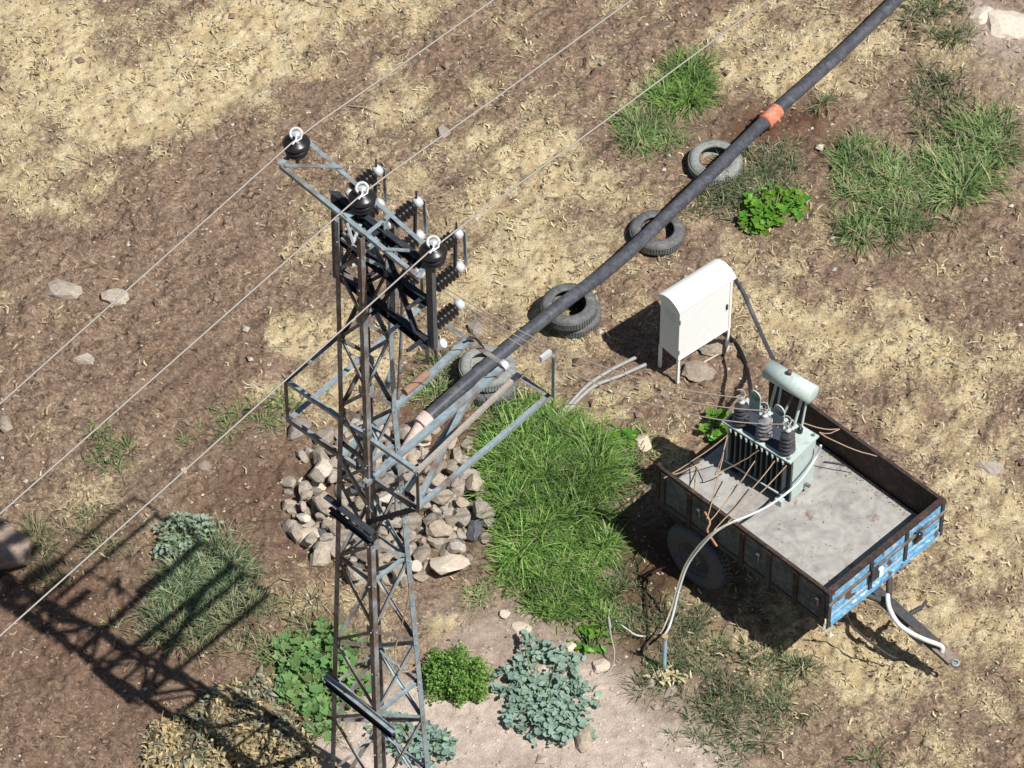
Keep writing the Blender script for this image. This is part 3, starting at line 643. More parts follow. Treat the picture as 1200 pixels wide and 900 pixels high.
def crumpled(px, py):
    c = at(px, py); c.z = hz(c.x, c.y); m = 60; bx = c.x+rng.normal(0, .09, m); by = c.y+rng.normal(0, .05, m)
    V, F, C = ribbons(bx, by, np.full(m, c.z)+rng.uniform(0, .08, m), rng.uniform(0, 6.28, m), rng.uniform(0, 1.2, m), rng.uniform(.5, 3, m), rng.uniform(.06, .14, m), rng.uniform(.02, .045, m), np.array([[.74,.66,.38]])*rng.uniform(.7, 1.1, (m, 1)), 4, rng.uniform(-1, 1, m))
    tag(arr_obj('withered_weed', V, F, STRM, cols=C, loc=tuple(c)), 'crumpled pale yellow withered weed at the foot of the ground rod', 'plant')
crumpled(786, 798)
# ------------------------------------------------------------------ pipe and tyres
def smooth_path(pts, n=8):
    pts = [Vector(p) for p in pts]; out = []
    for i in range(len(pts)-1):
        p0 = pts[max(i-1, 0)]; p1 = pts[i]; p2 = pts[i+1]; p3 = pts[min(i+2, len(pts)-1)]
        for k_ in range(n):
            t = k_/n; out.append(.5*((2*p1)+(p2-p0)*t+(2*p0-5*p1+4*p2-p3)*t*t+(3*p1-p0-3*p2+p3)*t**3))
    out.append(pts[-1]); return out
PR = .080
pp = smooth_path([at(496,494,.34), at(545,450,.42), at(600,404,.46), at(665,352,.48), at(720,310,.42), at(770,264,.34), at(838,199,.31), at(903,136,.26), at(980,67,.22), at(1052,-2,.21), at(1180,-128,.2), at(1500,-450,.2)], 10)
pt = thing('water_pipe', 'long black plastic pipe resting on tyres and running to the top right', 'pipe', (pp[0].x, pp[0].y, 0))
MB().tube(pp, PR, 20).build('pipe_run', PIPE, pt)
def along(a, b, r, nm, m, bump_=True):
    mb = MB(); ax = (b-a); L_ = ax.length
    n_ = 7; prof = [(r, 0)]+[(r*(1.0 if q % 2 else 1.12), L_*(q+.5)/n_) for q in range(n_)]+[(r, L_)]
    mb.lathe([(PR*.9, 0)]+prof+[(PR*.9, L_)], 20, orient(ax, a)); return mb.build(nm, m, pt)
c0 = at(896,144,.265); c1 = at(911,129,.257); along(c0, c1, PR*1.2, 'orange_coupling', ORANGE)
bl = MB(); axd = (c1-c0).normalized(); sd = axd.cross(Vector((0, 0, 1))).normalized()
for q in (-1, 1): bl.tube([(c0+c1)/2+sd*q*PR*1.2+Vector((0, 0, .0)), (c0+c1)/2+sd*q*PR*1.75], .02, 6)
bl.build('coupling_bolt', ORANGE, pt)
along(at(502,488,.36), at(492,498,.33), PR*1.18, 'end_coupling', PINK)
MB().tube([at(494,496,.33), at(484,512,.28), at(473,530,.18), at(466,540,.05)], [.07, .062, .06, .06], 14).build('end_spout', PINK, pt)

def tyre_mesh(m, Ro=.325, Ri=.195, W=.19):
    h = W/2; prof = [(Ri, -h*.72), (Ri+.012, -h*.95), (Ro-.06, -h), (Ro-.015, -h*.85), (Ro, -h*.5), (Ro, h*.5), (Ro-.015, h*.85), (Ro-.06, h), (Ri+.04, h*.97), (Ri+.012, h*.95), (Ri, h*.72),
                     (Ri+.015, h*.66), (Ro-.05, h*.8), (Ro-.025, 0), (Ro-.05, -h*.8), (Ri+.015, -h*.66)]
    mb = MB(); mb.lathe(prof, 48, None, True)
    # tread blocks round the outside
    for q in range(60):
        a = 2*math.pi*q/60
        for (zz, hh) in ((-h*.30, h*.16), (0.0+h*.05, h*.10), (h*.36, h*.14)):
            c = Vector((math.cos(a)*(Ro+.002), math.sin(a)*(Ro+.002), zz)); er = Vector((math.cos(a), math.sin(a), 0)); et = Vector((-math.sin(a), math.cos(a), 0))
            mb.box(c, er*.006, et*.012, Vector((0, 0, hh)))
    return mb.mesh('tyre', m)
TYL, TYD = tyre_mesh(RUBBERL), tyre_mesh(RUBBER)
def tyre(px, py, z, me, label, tx=0, ty=0, s=1.0):
    p = at(px, py, z+.095); g = thing('tyre', label, 'tyre', (p.x, p.y, z), 'old tyres under the pipe')
    o = inst(me, 'casing', g, Matrix.Translation(p) @ Matrix.Rotation(tx, 4, 'X') @ Matrix.Rotation(ty, 4, 'Y') @ Matrix.Scale(s, 4)); return g
tyre(838, 191, .01, TYL, 'pale bleached single tyre under the pipe nearest the orange coupling', .03, .02)
tyre(770, 273, .01, TYD, 'single dark grey tyre under the pipe second from the coupling', -.03, .04)
tyre(672, 369, 0.0, TYD, 'lower tyre of the stack beside the white cabinet shadow')
tyre(667, 360, .195, TYD, 'upper tyre of the stack beside the white cabinet shadow', .02, -.03)
tyre(574, 449, 0.0, TYD, 'lower tyre of the stack nearest the tower')
tyre(571, 432, .195, TYL, 'upper pale tyre of the stack nearest the tower', -.03, .02)

# ------------------------------------------------------------------ white cabinet
def cabinet():
    zt = 1.27; zb = .40
    a = at(797, 366, zt); b = at(862, 325, zt); e1 = (b-a); e1.z = 0; L_ = e1.length; e1.normalize(); e2 = Vector((-e1.y, e1.x, 0)); D_ = .375
    up = Vector((0, 0, 1)); base = Vector((a.x, a.y, 0)); t = thing('switch_cabinet', 'white metal cabinet with curved lid standing on thin legs beside the pipe', 'cabinet', base)
    c = base+e1*L_/2+e2*D_/2
    ins = .02
    mb = MB(); mb.box(c+up*(zb+zt)/2, e1*(L_/2-ins), e2*(D_/2-ins), up*(zt-zb)/2); mb.build('body', CABW, t)
    # curved lid
    n_ = 12; poly = []
    for q in range(n_+1):
        u = q/n_; poly.append(a+e2*(D_*u)+up*(.085*math.sin(math.pi*u)**.8+.0)-e1*.01)
    low = [p_-up*.03 for p_ in (poly[-1], poly[0])]
    mb = MB(); mb.prism(poly+low, e1*(L_+.02)); mb.build('lid', CABW, t)
    # door seam and frame lip on front
    mb = MB(); f0 = base+e1*ins-e2*(-ins+.004)
    for (s0, s1, z0, z1) in ((.01, L_-.05, zb, zb+.015), (.01, .025, zb, zt-.05), (L_-.06, L_-.045, zb, zt-.05)):
        mb.box(base+e1*((s0+s1)/2)+e2*(ins-.004)+up*(z0+z1)/2, e1*(s1-s0)/2, e2*.004, up*(z1-z0)/2)
    mb.build('door_frame', CABW, t)
    for z_ in (zb+.15, zt-.2):
        MB().tube([base+e1*.018+e2*(ins-.008)+up*(z_-.035), base+e1*.018+e2*(ins-.008)+up*(z_+.035)], .010, 8).build('hinge', STEEL, t)
    MB().box(base+e1*(L_-.10)+e2*(ins-.008)+up*(zb+.42), e1*.012, e2*.008, up*.04).build('door_handle', CHASS, t)
    for q_ in range(5): MB().box(base+e1*(ins-.002)+e2*(D_*.5)+up*(zt-.16-.03*q_), e1*.003, e2*.09, up*.005).build('vent_louvre', CABW, t)
    for (u, v) in ((.03, .03), (L_-.05, .03), (.03, D_-.03), (L_-.05, D_-.03)):
        p_ = base+e1*u+e2*v; mb = MB(); mb.box(p_+up*zb/2, e1*.016, e2*.016, up*zb/2-up*.001); mb.build('leg', CABW, t)
    mb = MB(); mb.tube([base+e1*(L_-.05)+e2*.03+up*.03, base+e1*(L_*.55)+e2*(.06)+up*.02], .012, 6); mb.build('foot_bar', mat('cream_bar', (.55,.45,.35), bump=0), t)
cabinet()

def cable(name, label, cat, pts, r, m, n=10, group=None, sides=6):
    pts = smooth_path(pts, n); o = MB().tube(pts, r, sides).build(name, m, None, (pts[0].x, pts[0].y, 0)); return tag(o, label, cat, group)
cable('hose', 'grey black hose rising from the cabinet lid down to the trailer', 'hose', [at(862,328,1.15), at(872,345,.95), at(885,375,.75), at(900,408,.9), at(912,432,1.2), at(918,450,1.5)], .028, PIPE)
cable('hose', 'black hose on the soil between cabinet and transformer', 'hose', [at(846,390,.4), at(858,398,.06), at(868,412,.04), at(875,432,.04), at(879,452,.3), at(880,470,1.0)], .026, mat('black_hose', (.012,.012,.013), .5, bump=0))
GH = mat('grey_conduit', (.34,.33,.31), .6, bump=.05)
cable('conduit', 'upper of two grey conduits lying in the straw left of the cabinet', 'pipe', [at(745,419,.06), at(715,434,.04), at(688,452,.04), at(666,475,.03), at(650,492,.02)], .024, GH, group='grey conduits in the straw')
cable('conduit', 'lower of two grey conduits lying in the straw left of the cabinet', 'pipe', [at(757,427,.06), at(725,441,.04), at(697,452,.04), at(676,470,.03), at(660,488,.02)], .024, GH, group='grey conduits in the straw')

# ------------------------------------------------------------------ trailer
ZT, ZF, ZB = 1.50, 1.00, .92
def trailer():
    up = Vector((0, 0, 1)); NF = at(970, 695, ZT); FF = at(1106, 584, ZT); NR = at(765, 550, ZT)
    w_ = FF-NF; W_ = w_.length; eW = w_.normalized(); l_ = NR-NF; eL = Vector((-eW.y, eW.x, 0)); L_ = l_.dot(eL)   # eL points to the rear
    base = Vector((NF.x, NF.y, 0))
    t = thing('farm_trailer', 'open farm trailer with peeling blue front board carrying the transformer', 'trailer', base)
    def pt_(u, v, z): return base+eL*u+eW*v+up*z          # u from the front to the rear, v from near to far side
    def bx(nm, m, u0, u1, v0, v1, z0, z1, par=t):
        return MB().box(pt_((u0+u1)/2, (v0+v1)/2, (z0+z1)/2), eL*(u1-u0)/2, eW*(v1-v0)/2, up*(z1-z0)/2).build(nm, m, par)
    bx('floor', FLOORM, .042, L_-.01, .05, W_-.05, ZF-.03, ZF)
    dm = MB()
    for q_ in range(700):
        e_ = random.random(); u = random.uniform(.06, L_-.05); v = random.uniform(.06, W_-.06)
        if e_ < .4: v = W_-.06-abs(random.gauss(0, .06))
        elif e_ < .7: u = .06+abs(random.gauss(0, .06))
        elif e_ < .82: v = .06+abs(random.gauss(0, .05))
        r_ = random.uniform(.002, .006); c_ = pt_(u, v, ZF+r_*.5); a_ = random.uniform(0, 3)
        dm.box(c_, Vector((math.cos(a_), math.sin(a_), 0))*r_*random.uniform(1, 2.2), Vector((-math.sin(a_), math.cos(a_), 0))*r_, up*r_*.5)
    tag(dm.build('loose_dirt', mat('loose_dirt', (.20,.14,.095), .95, bump=0), t), kind='stuff')
    # side walls: sheet, top rail, posts
    for (nm, v0, s) in (('side_wall', 0, 1), ('side_wall', W_, -1)):
        va, vb = sorted((v0+s*.012, v0+s*.03)); wl = bx(nm, BLUED if s > 0 else RUSTD, .045, L_-.045, va, vb, .972, ZT-.045)
        va, vb = sorted((v0, v0+s*.042)); bx('top_rail', RUSTD, .045, L_-.045, va, vb, ZT-.043, ZT, wl)
        bx('bottom_rail', CHASS, .045, L_-.045, va, vb, .90, .970, wl)
        nn = 7
        for q in range(nn):
            u = .06+(L_-.16)*q/(nn-1); va, vb = sorted((v0-s*.012, v0+s*.011)); bx('side_post', RUSTD if q % 2 else CHASS, u-.03, u+.03, va, vb, .89, ZT-.05, wl)
        # rear corner posts and latch
    for v in (.0, W_-.05): bx('corner_post', RUSTD, L_-.043, L_+.01, v, v+.05, .89, ZT+.02)
    bx('rear_sill', CHASS, L_-.008, L_+.04, .052, W_-.052, ZB-.16, ZF-.005)
    # front board
    fb = bx('front_board', BLUE, -.012, .012, .03, W_-.03, .985, ZT-.04)
    bx('top_rail', RUSTD, -.028, .04, -.005, W_+.005, ZT-.038, ZT+.002, fb)
    fm = CHASS
    for v in (.0, W_*.355, W_*.66, W_-.05):
        bx('board_post', fm, -.032, -.014, v, v+.05, .90, ZT-.041, fb)
    bx('cross_rail', STEELR, -.052, -.034, -.01, W_+.01, ZT-.20, ZT-.165, fb)
    bx('bottom_rail', BLUE, -.035, .0, .052, W_-.052, .90, .982, fb)
    # panel frame battens in worn blue
    for (v0, v1) in ((.06, W_*.345), (W_*.39, W_*.65), (W_*.69, W_-.06)):
        bx('batten', mat('worn_light_blue', (.25,.42,.52), .6, 0, .25, 14, (.45,.5,.5), bump=.1), -.024, -.013, v0, v1, ZT-.45, ZT-.42, fb)
    # hinges, latch block and number plate blank
    bx('latch_block', CHASS, -.075, -.053, W_*.345, W_*.40, ZT-.33, ZT-.12, fb); bx('white_tag', CABW, -.085, -.054, W_*.405, W_*.44, ZT-.34, ZT-.21, fb)
    MB().lathe([(.001, 0), (.045, 0), (.05, .02), (.035, .035), (.001, .036)], 14, orient(-eL, pt_(-.052, W_*.76, ZT-.20))).build('lamp', mat('dark_lamp', (.02,.02,.025), .2, spec=.7, bump=0), fb)
    bx('lamp_bracket', CHASS, -.05, -.03, W_*.74, W_*.80, ZT-.34, ZT-.14, fb)
    # chain rings near corner
    MB().tube([pt_(-.01, -.02, ZT-.58)+eW*(.045*math.cos(a_))+up*(.045*math.sin(a_)) for a_ in [q*.5 for q in range(13)]], .009, 5).build('ring', STEEL, t)
    for u in (.12, 1.0, 1.9): MB().box(pt_(u, -.03, ZT-.22), eL*.02, eW*.02, up*.05).build('side_hook', CHASS, t)
    for u in (.02, .9): MB().box(pt_(u, W_+.03, ZT-.12), eL*.02, eW*.03, up*.03).build('side_hook', CHASS, t)
    # chassis
    for v in (W_*.3, W_*.7): bx('chassis_beam', CHASS, .05, L_-.05, v-.04, v+.04, ZB-.2, ZF-.032)
    for u in (.4, 1.1, 1.8, L_-.3): bx('cross_member', CHASS, u-.03, u+.03, .04, W_-.04, ZB-.08, ZF-.034)
    # axle and wheels
    wc = at(819, 651, .43); uw = (wc-base).dot(eL); vw = (wc-base).dot(eW)
    MB().tube([pt_(uw, vw, .43), pt_(uw, W_-vw, .43)], .045, 10).build('axle', CHASS, t)
    for v in (W_*.3, W_*.7): bx('leaf_spring', CHASS, uw-.35, uw+.35, v-.035, v+.035, .5, .58); bx('spring_hanger', CHASS, uw-.05, uw+.05, v-.03, v+.03, .45, .72)
    for (v, s) in ((vw, -1), (W_-vw, 1)):
        h = .10; Ro = .43; prof = [(.235, -h*.8), (.25, -h), (Ro-.07, -h), (Ro-.02, -h*.85), (Ro, -h*.55), (Ro, h*.55), (Ro-.02, h*.85), (Ro-.07, h), (.25, h), (.235, h*.8)]
        M_ = orient(-eW, pt_(uw, v, .43)); mb = MB().lathe(prof, 44, M_)
        for q in range(44):
            a = 2*math.pi*q/44
            for k_ in (-1, 1):
                er = Vector((math.cos(a+k_*.035), math.sin(a+k_*.035), 0)); et = Vector((-er.y, er.x, 0)); c = er*(Ro+.004)+Vector((0, 0, k_*h*.28))
                mb.box(M_ @ c, (M_.to_3x3() @ er)*.010, (M_.to_3x3() @ et)*.019, M_.to_3x3() @ Vector((0, 0, h*.2)))
        wh = mb.build('wheel', RUBBERD, t)
        MB().lathe([(.001, .02), (.05, .06), (.09, .05), (.10, -.0), (.19, -.02), (.21, .05), (.245, .085), (.245, -.085), (.2, -.07), (.001, -.05)], 28, M_).build('rim', mat('dull_rim', (.12,.11,.11), .6, .2, .2, 9, bump=.1), wh)
        bo = MB()
        for q in range(6):
            a = q*math.pi/3; bo.tube([M_ @ Vector((.07*math.cos(a), .07*math.sin(a), .05)), M_ @ Vector((.07*math.cos(a), .07*math.sin(a), .075))], .012, 6)
        bo.build('wheel_bolt', STEEL, wh)
    # drawbar with jack
    a = at(1022, 690, .72); b = at(1116, 774, .42)
    ax = (b-a).normalized(); sdv = ax.cross(up).normalized(); upn = sdv.cross(ax)
    mid = (a+b)/2
    MB().box(a+(b-a)*.40, ax*(b-a).length*.40, sdv*.06, upn*.05).build('drawbar', CHASS, t)
    MB().box(a+(b-a)*.90, ax*(b-a).length*.105, sdv*.075, upn*.025).build('hitch_plate', DRAWT, t)
    MB().lathe([(.03, -.02), (.05, -.02), (.05, .02), (.03, .02)], 14, orient(upn, b+ax*.04), True).build('hitch_eye', STEEL, t)
    MB().tube(smooth_path([at(1040,697,.80), at(1042,712,.78), at(1052,730,.72), at(1068,742,.66), at(1085,750,.62), at(1103,757,.55), at(1104,764,.48)], 6), .028, 10).build('curved_bar', DRAWW, t)
    MB().tube([at(1062,728,.55), at(1068,718,.60), at(1080,712,.62)], .03, 8).build('jack', CHASS, t)
    MB().tube([at(1080,712,.62), at(1086,704,.66)], .018, 8).build('jack_handle', CHASS, t)
    MB().box(at(1076,742,.55), ax*.12, sdv*.09, upn*.025).build('drawbar_bracket', STEELR, t)
    MB().tube(smooth_path([at(993,722,.82), at(1000,735,.5), at(1020,752,.45), at(1050,768,.3)-Vector((0, 0, .05)), at(1065,760,.45)], 8), .012, 6).build('brake_hose', CHASS, t)
    # brackets for the drawbar under the board
    for v in (W_*.38, W_*.62): MB().tube([pt_(.1, v, ZB-.14), a+ax*.25], .035, 8).build('drawbar_arm', CHASS, t)
    return t, pt_, eL, eW, L_, W_
TR, tp, eL, eW, TL, TW = trailer()

# ------------------------------------------------------------------ transformer
def transformer():
    up = Vector((0, 0, 1)); zb = ZF+.03; zt = zb+.74
    Fp = at(926, 542, zt); Lp = at(848, 494, zt); Rp = at(964, 514, zt)
    e1 = (Lp-Fp); A = e1.length; e1.normalize(); e2 = Vector((e1.y, -e1.x, 0)); B = (Rp-Fp).dot(e2)
    base = Vector((Fp.x, Fp.y, ZF)); t = thing('transformer', 'grey green oil transformer with conservator tank standing in the trailer bed', 'transformer', base)
    def q(u, v, z): return Vector((Fp.x, Fp.y, 0))+e1*u+e2*v+up*z
    def bx(nm, m, u0, u1, v0, v1, z0, z1, par=t):
        return MB().box(q((u0+u1)/2, (v0+v1)/2, (z0+z1)/2), e1*(u1-u0)/2, e2*(v1-v0)/2, up*(z1-z0)/2).build(nm, m, par)
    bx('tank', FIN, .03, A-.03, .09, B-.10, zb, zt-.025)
    bx('end_plate', TEAL, .004, .028, .07, B-.03, zb+.01, zt-.026)
    bx('end_plate', TEAL, A-.028, A-.004, .07, B-.03, zb+.01, zt-.026)
    lid = bx('lid', TEAL, -.01, A+.01, -.01, B+.01, zt-.022, zt)
    bx('lid_shadow_sheet', NAVY, .20, A-.015, .045, .33, zt+.001, zt+.008, lid)  # thin dark sheet standing in for the conservator's shadow on the lid
    nf = 11
    for k_ in range(nf):
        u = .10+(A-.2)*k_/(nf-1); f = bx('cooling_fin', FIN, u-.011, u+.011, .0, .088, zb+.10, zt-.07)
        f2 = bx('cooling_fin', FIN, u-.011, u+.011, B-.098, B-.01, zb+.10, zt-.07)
        mb = MB().box(q(u, -.005, zt-.055), (e1*.024+e2*.020), (e1*.0+e2*.0+up*.018), (e1*.006-e2*.006)); mb.build('fin_clip', TEAL, f)
    MB().tube([q(.05, -.012, zb+.13), q(A-.05, -.012, zb+.13)], .012, 6).build('fin_bar', TEAL, t)
    for u in (.08, A-.2):
        bx('skid', CHASS, u, u+.10, .02, B-.02, ZF+.001, zb-.001)
    bx('skid_end', TEAL, .05, .15, -.05, .018, ZF+.002, zb+.06)
    for (u, v) in ((.04, .03), (.04, B-.03), (A-.04, .03), (A*.5, .02)):
        MB().tube([q(u, v, zt), q(u, v, zt+.03)], .018, 8).build('lid_bolt', STEEL, lid)
    # bushings
    for (px, py, nm, m) in ((868, 497, 'a', BUSH), (895, 513, 'b', BUSH2), (922, 530, 'c', BUSH)):
        b_ = at(px, py, zt); prof = [(.05, 0), (.05, .02), (.062, .03)]
        for k_ in range(5): z = .05+k_*.058; prof += [(.06, z), (.098-.004*k_, z+.012), (.096-.004*k_, z+.026), (.058, z+.036)]
        prof += [(.045, .345), (.03, .36), (.02, .375), (.001, .376)]
        bu = MB().lathe(prof, 20, Matrix.Translation(b_)).build('bushing', m, t)
        MB().tube([b_+up*.36, b_+up*.44], .014, 6).build('terminal', CAPM, bu)
        MB().lathe([(.001,.0),(.035,0),(.04,.02),(.001,.035)], 10, Matrix.Translation(b_+up*.365)).build('cap', CAPM, bu)
    # low voltage bushings and two upright pale rounded plates at the rear
    for (px, py) in ((884, 483), (912, 500)):
        c = at(px, py, zt); MB().box(c+up*.14, (e1*.075), e2*.007, up*.14).tube([c+up*.28-e2*.007, c+up*.28+e2*.007], .075, 14).build('upright_plate', TEAL, t)
    for u in (A*.35, A*.55, A*.72, A*.2):
        c = q(u, B-.09, zt); MB().lathe([(.03, 0), (.035, .03), (.025, .04), (.036, .06), (.022, .075), (.001, .09)], 12, Matrix.Translation(c)).build('low_voltage_bushing', INSUL, t)
    # conservator
    zc = zt+.50; a = at(900, 432, zc); b = at(953, 463, zc); ax = (b-a).normalized()
    r = .112; L_ = (b-a).length
    tk = MB().lathe([(.001, -.012), (r*.6, -.01), (r, .0), (r, L_), (r*.6, L_+.012), (r*.3, L_+.014), (.001, L_+.014)], 28, orient(b-a, a)).build('conservator', TEAL, t)
    MB().lathe([(.001, 0), (.022, 0), (.022, .05), (.03, .05), (.03, .065), (.001, .066)], 12, Matrix.Translation((a+b)/2+up*(r-.012)-ax*.02)).build('filler_cap', mat('rusty_cap', (.16,.10,.08), bump=0), tk)
    for s_ in (.22, .78):
        c = a+(b-a)*s_; f_ = Vector((c.x, c.y, 0)); uu = (f_-q(0, 0, 0)).dot(e1); 
        MB().tube([c-up*r*.8, q(uu, B-.05, zt)], .018, 8).build('tank_bracket', TEAL, t)
        MB().tube([c-up*r*.8+ax*.06, q(uu-.08, B-.02, zt)], .014, 8).build('tank_brace', TEAL, t)
    MB().tube([a+(b-a)*.6-up*r*.9, q(A*.45, B*.62, zt)], .016, 8).build('oil_pipe', STEELR, t)
    # small valve at the foot of the right end
    MB().tube([q(-.01, B*.62, zb+.1), q(-.07, B*.62, zb+.1)], .022, 8).build('drain_valve', STEELR, t)
    return t, q, zt, A, B
TF, tq, zlid, TA, TBB = transformer()

# ropes lashing the transformer
rp = ROPE
def rope(a, b, lab, sag=.04, r=.007, m=ROPE, name='rope', cat='rope', n=8):
    pts = [a.lerp(b, k_/n)-Vector((0, 0, sag*4*(k_/n)*(1-k_/n)))+Vector((random.uniform(-.006, .006), random.uniform(-.006, .006), 0)) for k_ in range(n+1)]
    return tag(MB().tube(pts, r, 5).build(name, m, None, (a.x, a.y, 0)), lab, cat, None)
near = lambda px, py, z=ZT+.01: at(px, py, z)
zr = zlid-.03
rope(near(778,560,ZF+.45), near(853,510,zr), 'tan rope from the rear near corner of the trailer to the transformer rim')
rope(near(831,612), near(885,540,zr-.1), 'tan rope from the near rail up to the middle of the cooling fins')
rope(near(829,608,ZT), near(852,512,zr), 'tan rope from the knot on the rail to the left end of the transformer rim')
rope(near(817,548,ZF+.02), near(812,580,ZT-.2), 'short tan rope hanging inside the near side wall')
rope(near(841,553,ZF+.35), near(889,528,zr), 'tan rope running flat across the cooling fins')
rope(near(836,622), near(908,540,zr), 'tan rope lashed from the near rail to the fins right of the middle')
rope(near(853,612), near(922,545,zr), 'tan rope from the near rail to the right end of the fins')
rope(near(783,558,ZF+.45), near(822,540,ZF+.40), 'tan rope along the rear end of the near rail')
rope(near(838,556,ZF+.25), near(853,512,zr), 'steep tan rope at the left end of the fins')
rope(near(940,495,zlid+.01), near(984,503,ZT+.01), 'tan rope from the rear of the transformer to the far rail')
rope(near(984,503,ZT+.01), near(960,507,zlid), 'tan rope returning from the far rail to the transformer corner')
rope(near(960,507,zlid), near(1028,535,ZT+.01), 'long tan rope from the transformer corner along the far rail')
cable('rope_knot', 'frayed rope knot hanging on the near trailer rail', 'rope', [near(826,600,ZT), near(832,612,ZT-.03), near(829,622,ZT-.1), near(836,634,ZT-.2), near(832,628,ZT-.18), near(840,640,ZT-.27)], .012, mat('frayed_rope', (.48,.24,.14), .9, bump=.2), 5)
cable('cable', 'thin black cable on the trailer floor right of the transformer', 'cable', [at(966,541,ZF+.02), at(985,544,ZF+.015), at(998,547,ZF+.015)], .010, PIPE)

# white hose from the transformer over the rail down to the ground rod
hp = [at(962,522,zlid-.05), at(955,538,zlid-.25), at(935,566,1.55), at(905,590,1.52), at(880,603,1.53), at(858,612,1.53), at(840,622,1.48), at(822,640,1.2), at(806,662,.85), at(796,690,.5), at(790,715,.25), at(784,735,.12), at(777,746,.3)]
cable('white_hose', 'white hose looping from the transformer over the near rail to the ground rod', 'hose', hp, .015, PVCW, 8)
hp2 = [at(862,611,1.545), at(838,622,1.50), at(818,640,1.22), at(803,662,.88), at(793,690,.55), at(786,715,.3), at(778,735,.22), at(774,742,.35)]
cable('bare_wire', 'tan wire twisted beside the white hose down to the ground rod', 'cable', hp2, .010, mat('dull_copper', (.45,.38,.30), .6, bump=0), 8)
g = at(778, 784); gr_ = thing('ground_rod', 'pale blue grounding rod standing in the grass below the trailer', 'rod', (g.x, g.y, 0))
MB().tube([Vector((g.x, g.y, 0)), Vector((g.x, g.y, .55))], .026, 10).build('rod', mat('pale_blue_tube', (.38,.52,.60), .45, .1, bump=0), gr_)
MB().tube([Vector((g.x, g.y, .55)), Vector((g.x, g.y, .59))], .036, 10).build('clamp', ROPE, gr_)
cable('wire_stub', 'thin grey wire standing up from the soil beside the small green weed', 'cable', [at(672,808,.02), at(695,798,.02), at(716,784,.06), at(720,765,.18), at(716,745,.3), at(713,722,.45), at(716,735,.36)], .009, GH, 6)
cable('wire_stub', 'short curved white wire in the grass left of the ground rod', 'cable', [at(722,728,.05), at(733,736,.06), at(745,744,.05), at(757,746,.03)], .009, PVCW, 6)
cable('root', 'dark bent root on the damp soil left of the trailer wheel', 'root', [at(776,666,.1), at(764,672,.08), at(757,688,.07), at(758,715,.06), at(760,745,.05), at(752,765,.04)], .014, mat('dark_root', (.04,.025,.018), .9), 6)
cable('stick', 'pale dry twig standing in the dull grass below the ground rod', 'stick', [at(775,800,.05), at(785,790,.12), at(797,795,.08), at(811,794,.04)], .014, DSTEM, 5)
cable('stick', 'pale dry stalk lying right of the pipe above the white cabinet', 'stick', [at(876,277,.04), at(884,292,.03), at(887,306,.03)], .009, DSTEM, 5)
cable('stick', 'second pale dry stalk lying against the corner of the cabinet', 'stick', [at(885,300,.04), at(876,312,.03), at(866,323,.03)], .010, DSTEM, 5)
cable('stick', 'bare white twig on the brown patch at the upper left', 'stick', [at(79,181,.03), at(92,185,.04), at(104,190,.02)], .010, DSTEM, 5)
cable('stick', 'thin curved twig below the first wire near the top', 'stick', [at(408,124,.03), at(428,126,.05), at(446,134,.02)], .008, DSTEM, 5)

# ------------------------------------------------------------------ the lattice tower
TB = at(448, 968); TB.z = 0
ZTOP = 9.46
tw = thing('lattice_tower', 'tall rusty and galvanised lattice power tower with crossarm switchgear and cage platform', 'tower', TB)
UP = Vector((0, 0, 1))
def hd(z): return max(.248, .575-.0425*z) if z < 7.6 else .25
DIRS = {'left': Vector((-1, 0, 0)), 'front': Vector((0, -1, 0)), 'right': Vector((1, 0, 0)), 'back': Vector((0, 1, 0))}
def node(k_, z): return TB+DIRS[k_]*hd(z)+UP*z
def zat(y, side='left'):
    lo, hi = 0, 11
    for _ in range(40):
        m_ = (lo+hi)/2
        if proj(node(side, m_))[1] > y: lo = m_
        else: hi = m_
    return lo
def lbar(nm, p, q_, w_, t_, n1, n2, m, par=tw, bolt=False):
    ax = (q_-p).normalized(); a = (n1-ax*n1.dot(ax)).normalized(); b = n2-ax*n2.dot(ax); b = (b-a*b.dot(a)).normalized()
    poly = [p, p+a*w_, p+a*w_+b*t_, p+a*t_+b*t_, p+a*t_+b*w_, p+b*w_]
    return MB().prism(poly, q_-p).build(nm, m, par)
def cbar(nm, p, q_, w_, d_, t_, n1, n2, m, par=tw):
    "channel: web of width w along n1, flanges of depth d along n2"
    ax = (q_-p).normalized(); a = (n1-ax*n1.dot(ax)).normalized(); b = n2-ax*n2.dot(ax); b = (b-a*b.dot(a)).normalized()
    h = w_/2; poly = [p-a*h, p-a*h+b*d_, p-a*(h-t_)+b*d_, p-a*(h-t_)+b*t_, p+a*(h-t_)+b*t_, p+a*(h-t_)+b*d_, p+a*h+b*d_, p+a*h]
    return MB().prism(poly, q_-p).build(nm, m, par)
dSE = Vector((1, -1, 0)).normalized(); dNE = Vector((1, 1, 0)).normalized()
legfl = {'left': (dSE, dNE), 'front': (-dSE, dNE), 'right': (-dNE, -dSE), 'back': (dSE, -dNE)}
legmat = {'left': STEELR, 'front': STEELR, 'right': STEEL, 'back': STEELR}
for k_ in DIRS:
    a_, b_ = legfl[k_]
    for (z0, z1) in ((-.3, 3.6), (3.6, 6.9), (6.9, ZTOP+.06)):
        lbar('leg', node(k_, z0), node(k_, z1), .062 if z0 < 5 else .056, .008, a_, b_, legmat[k_])
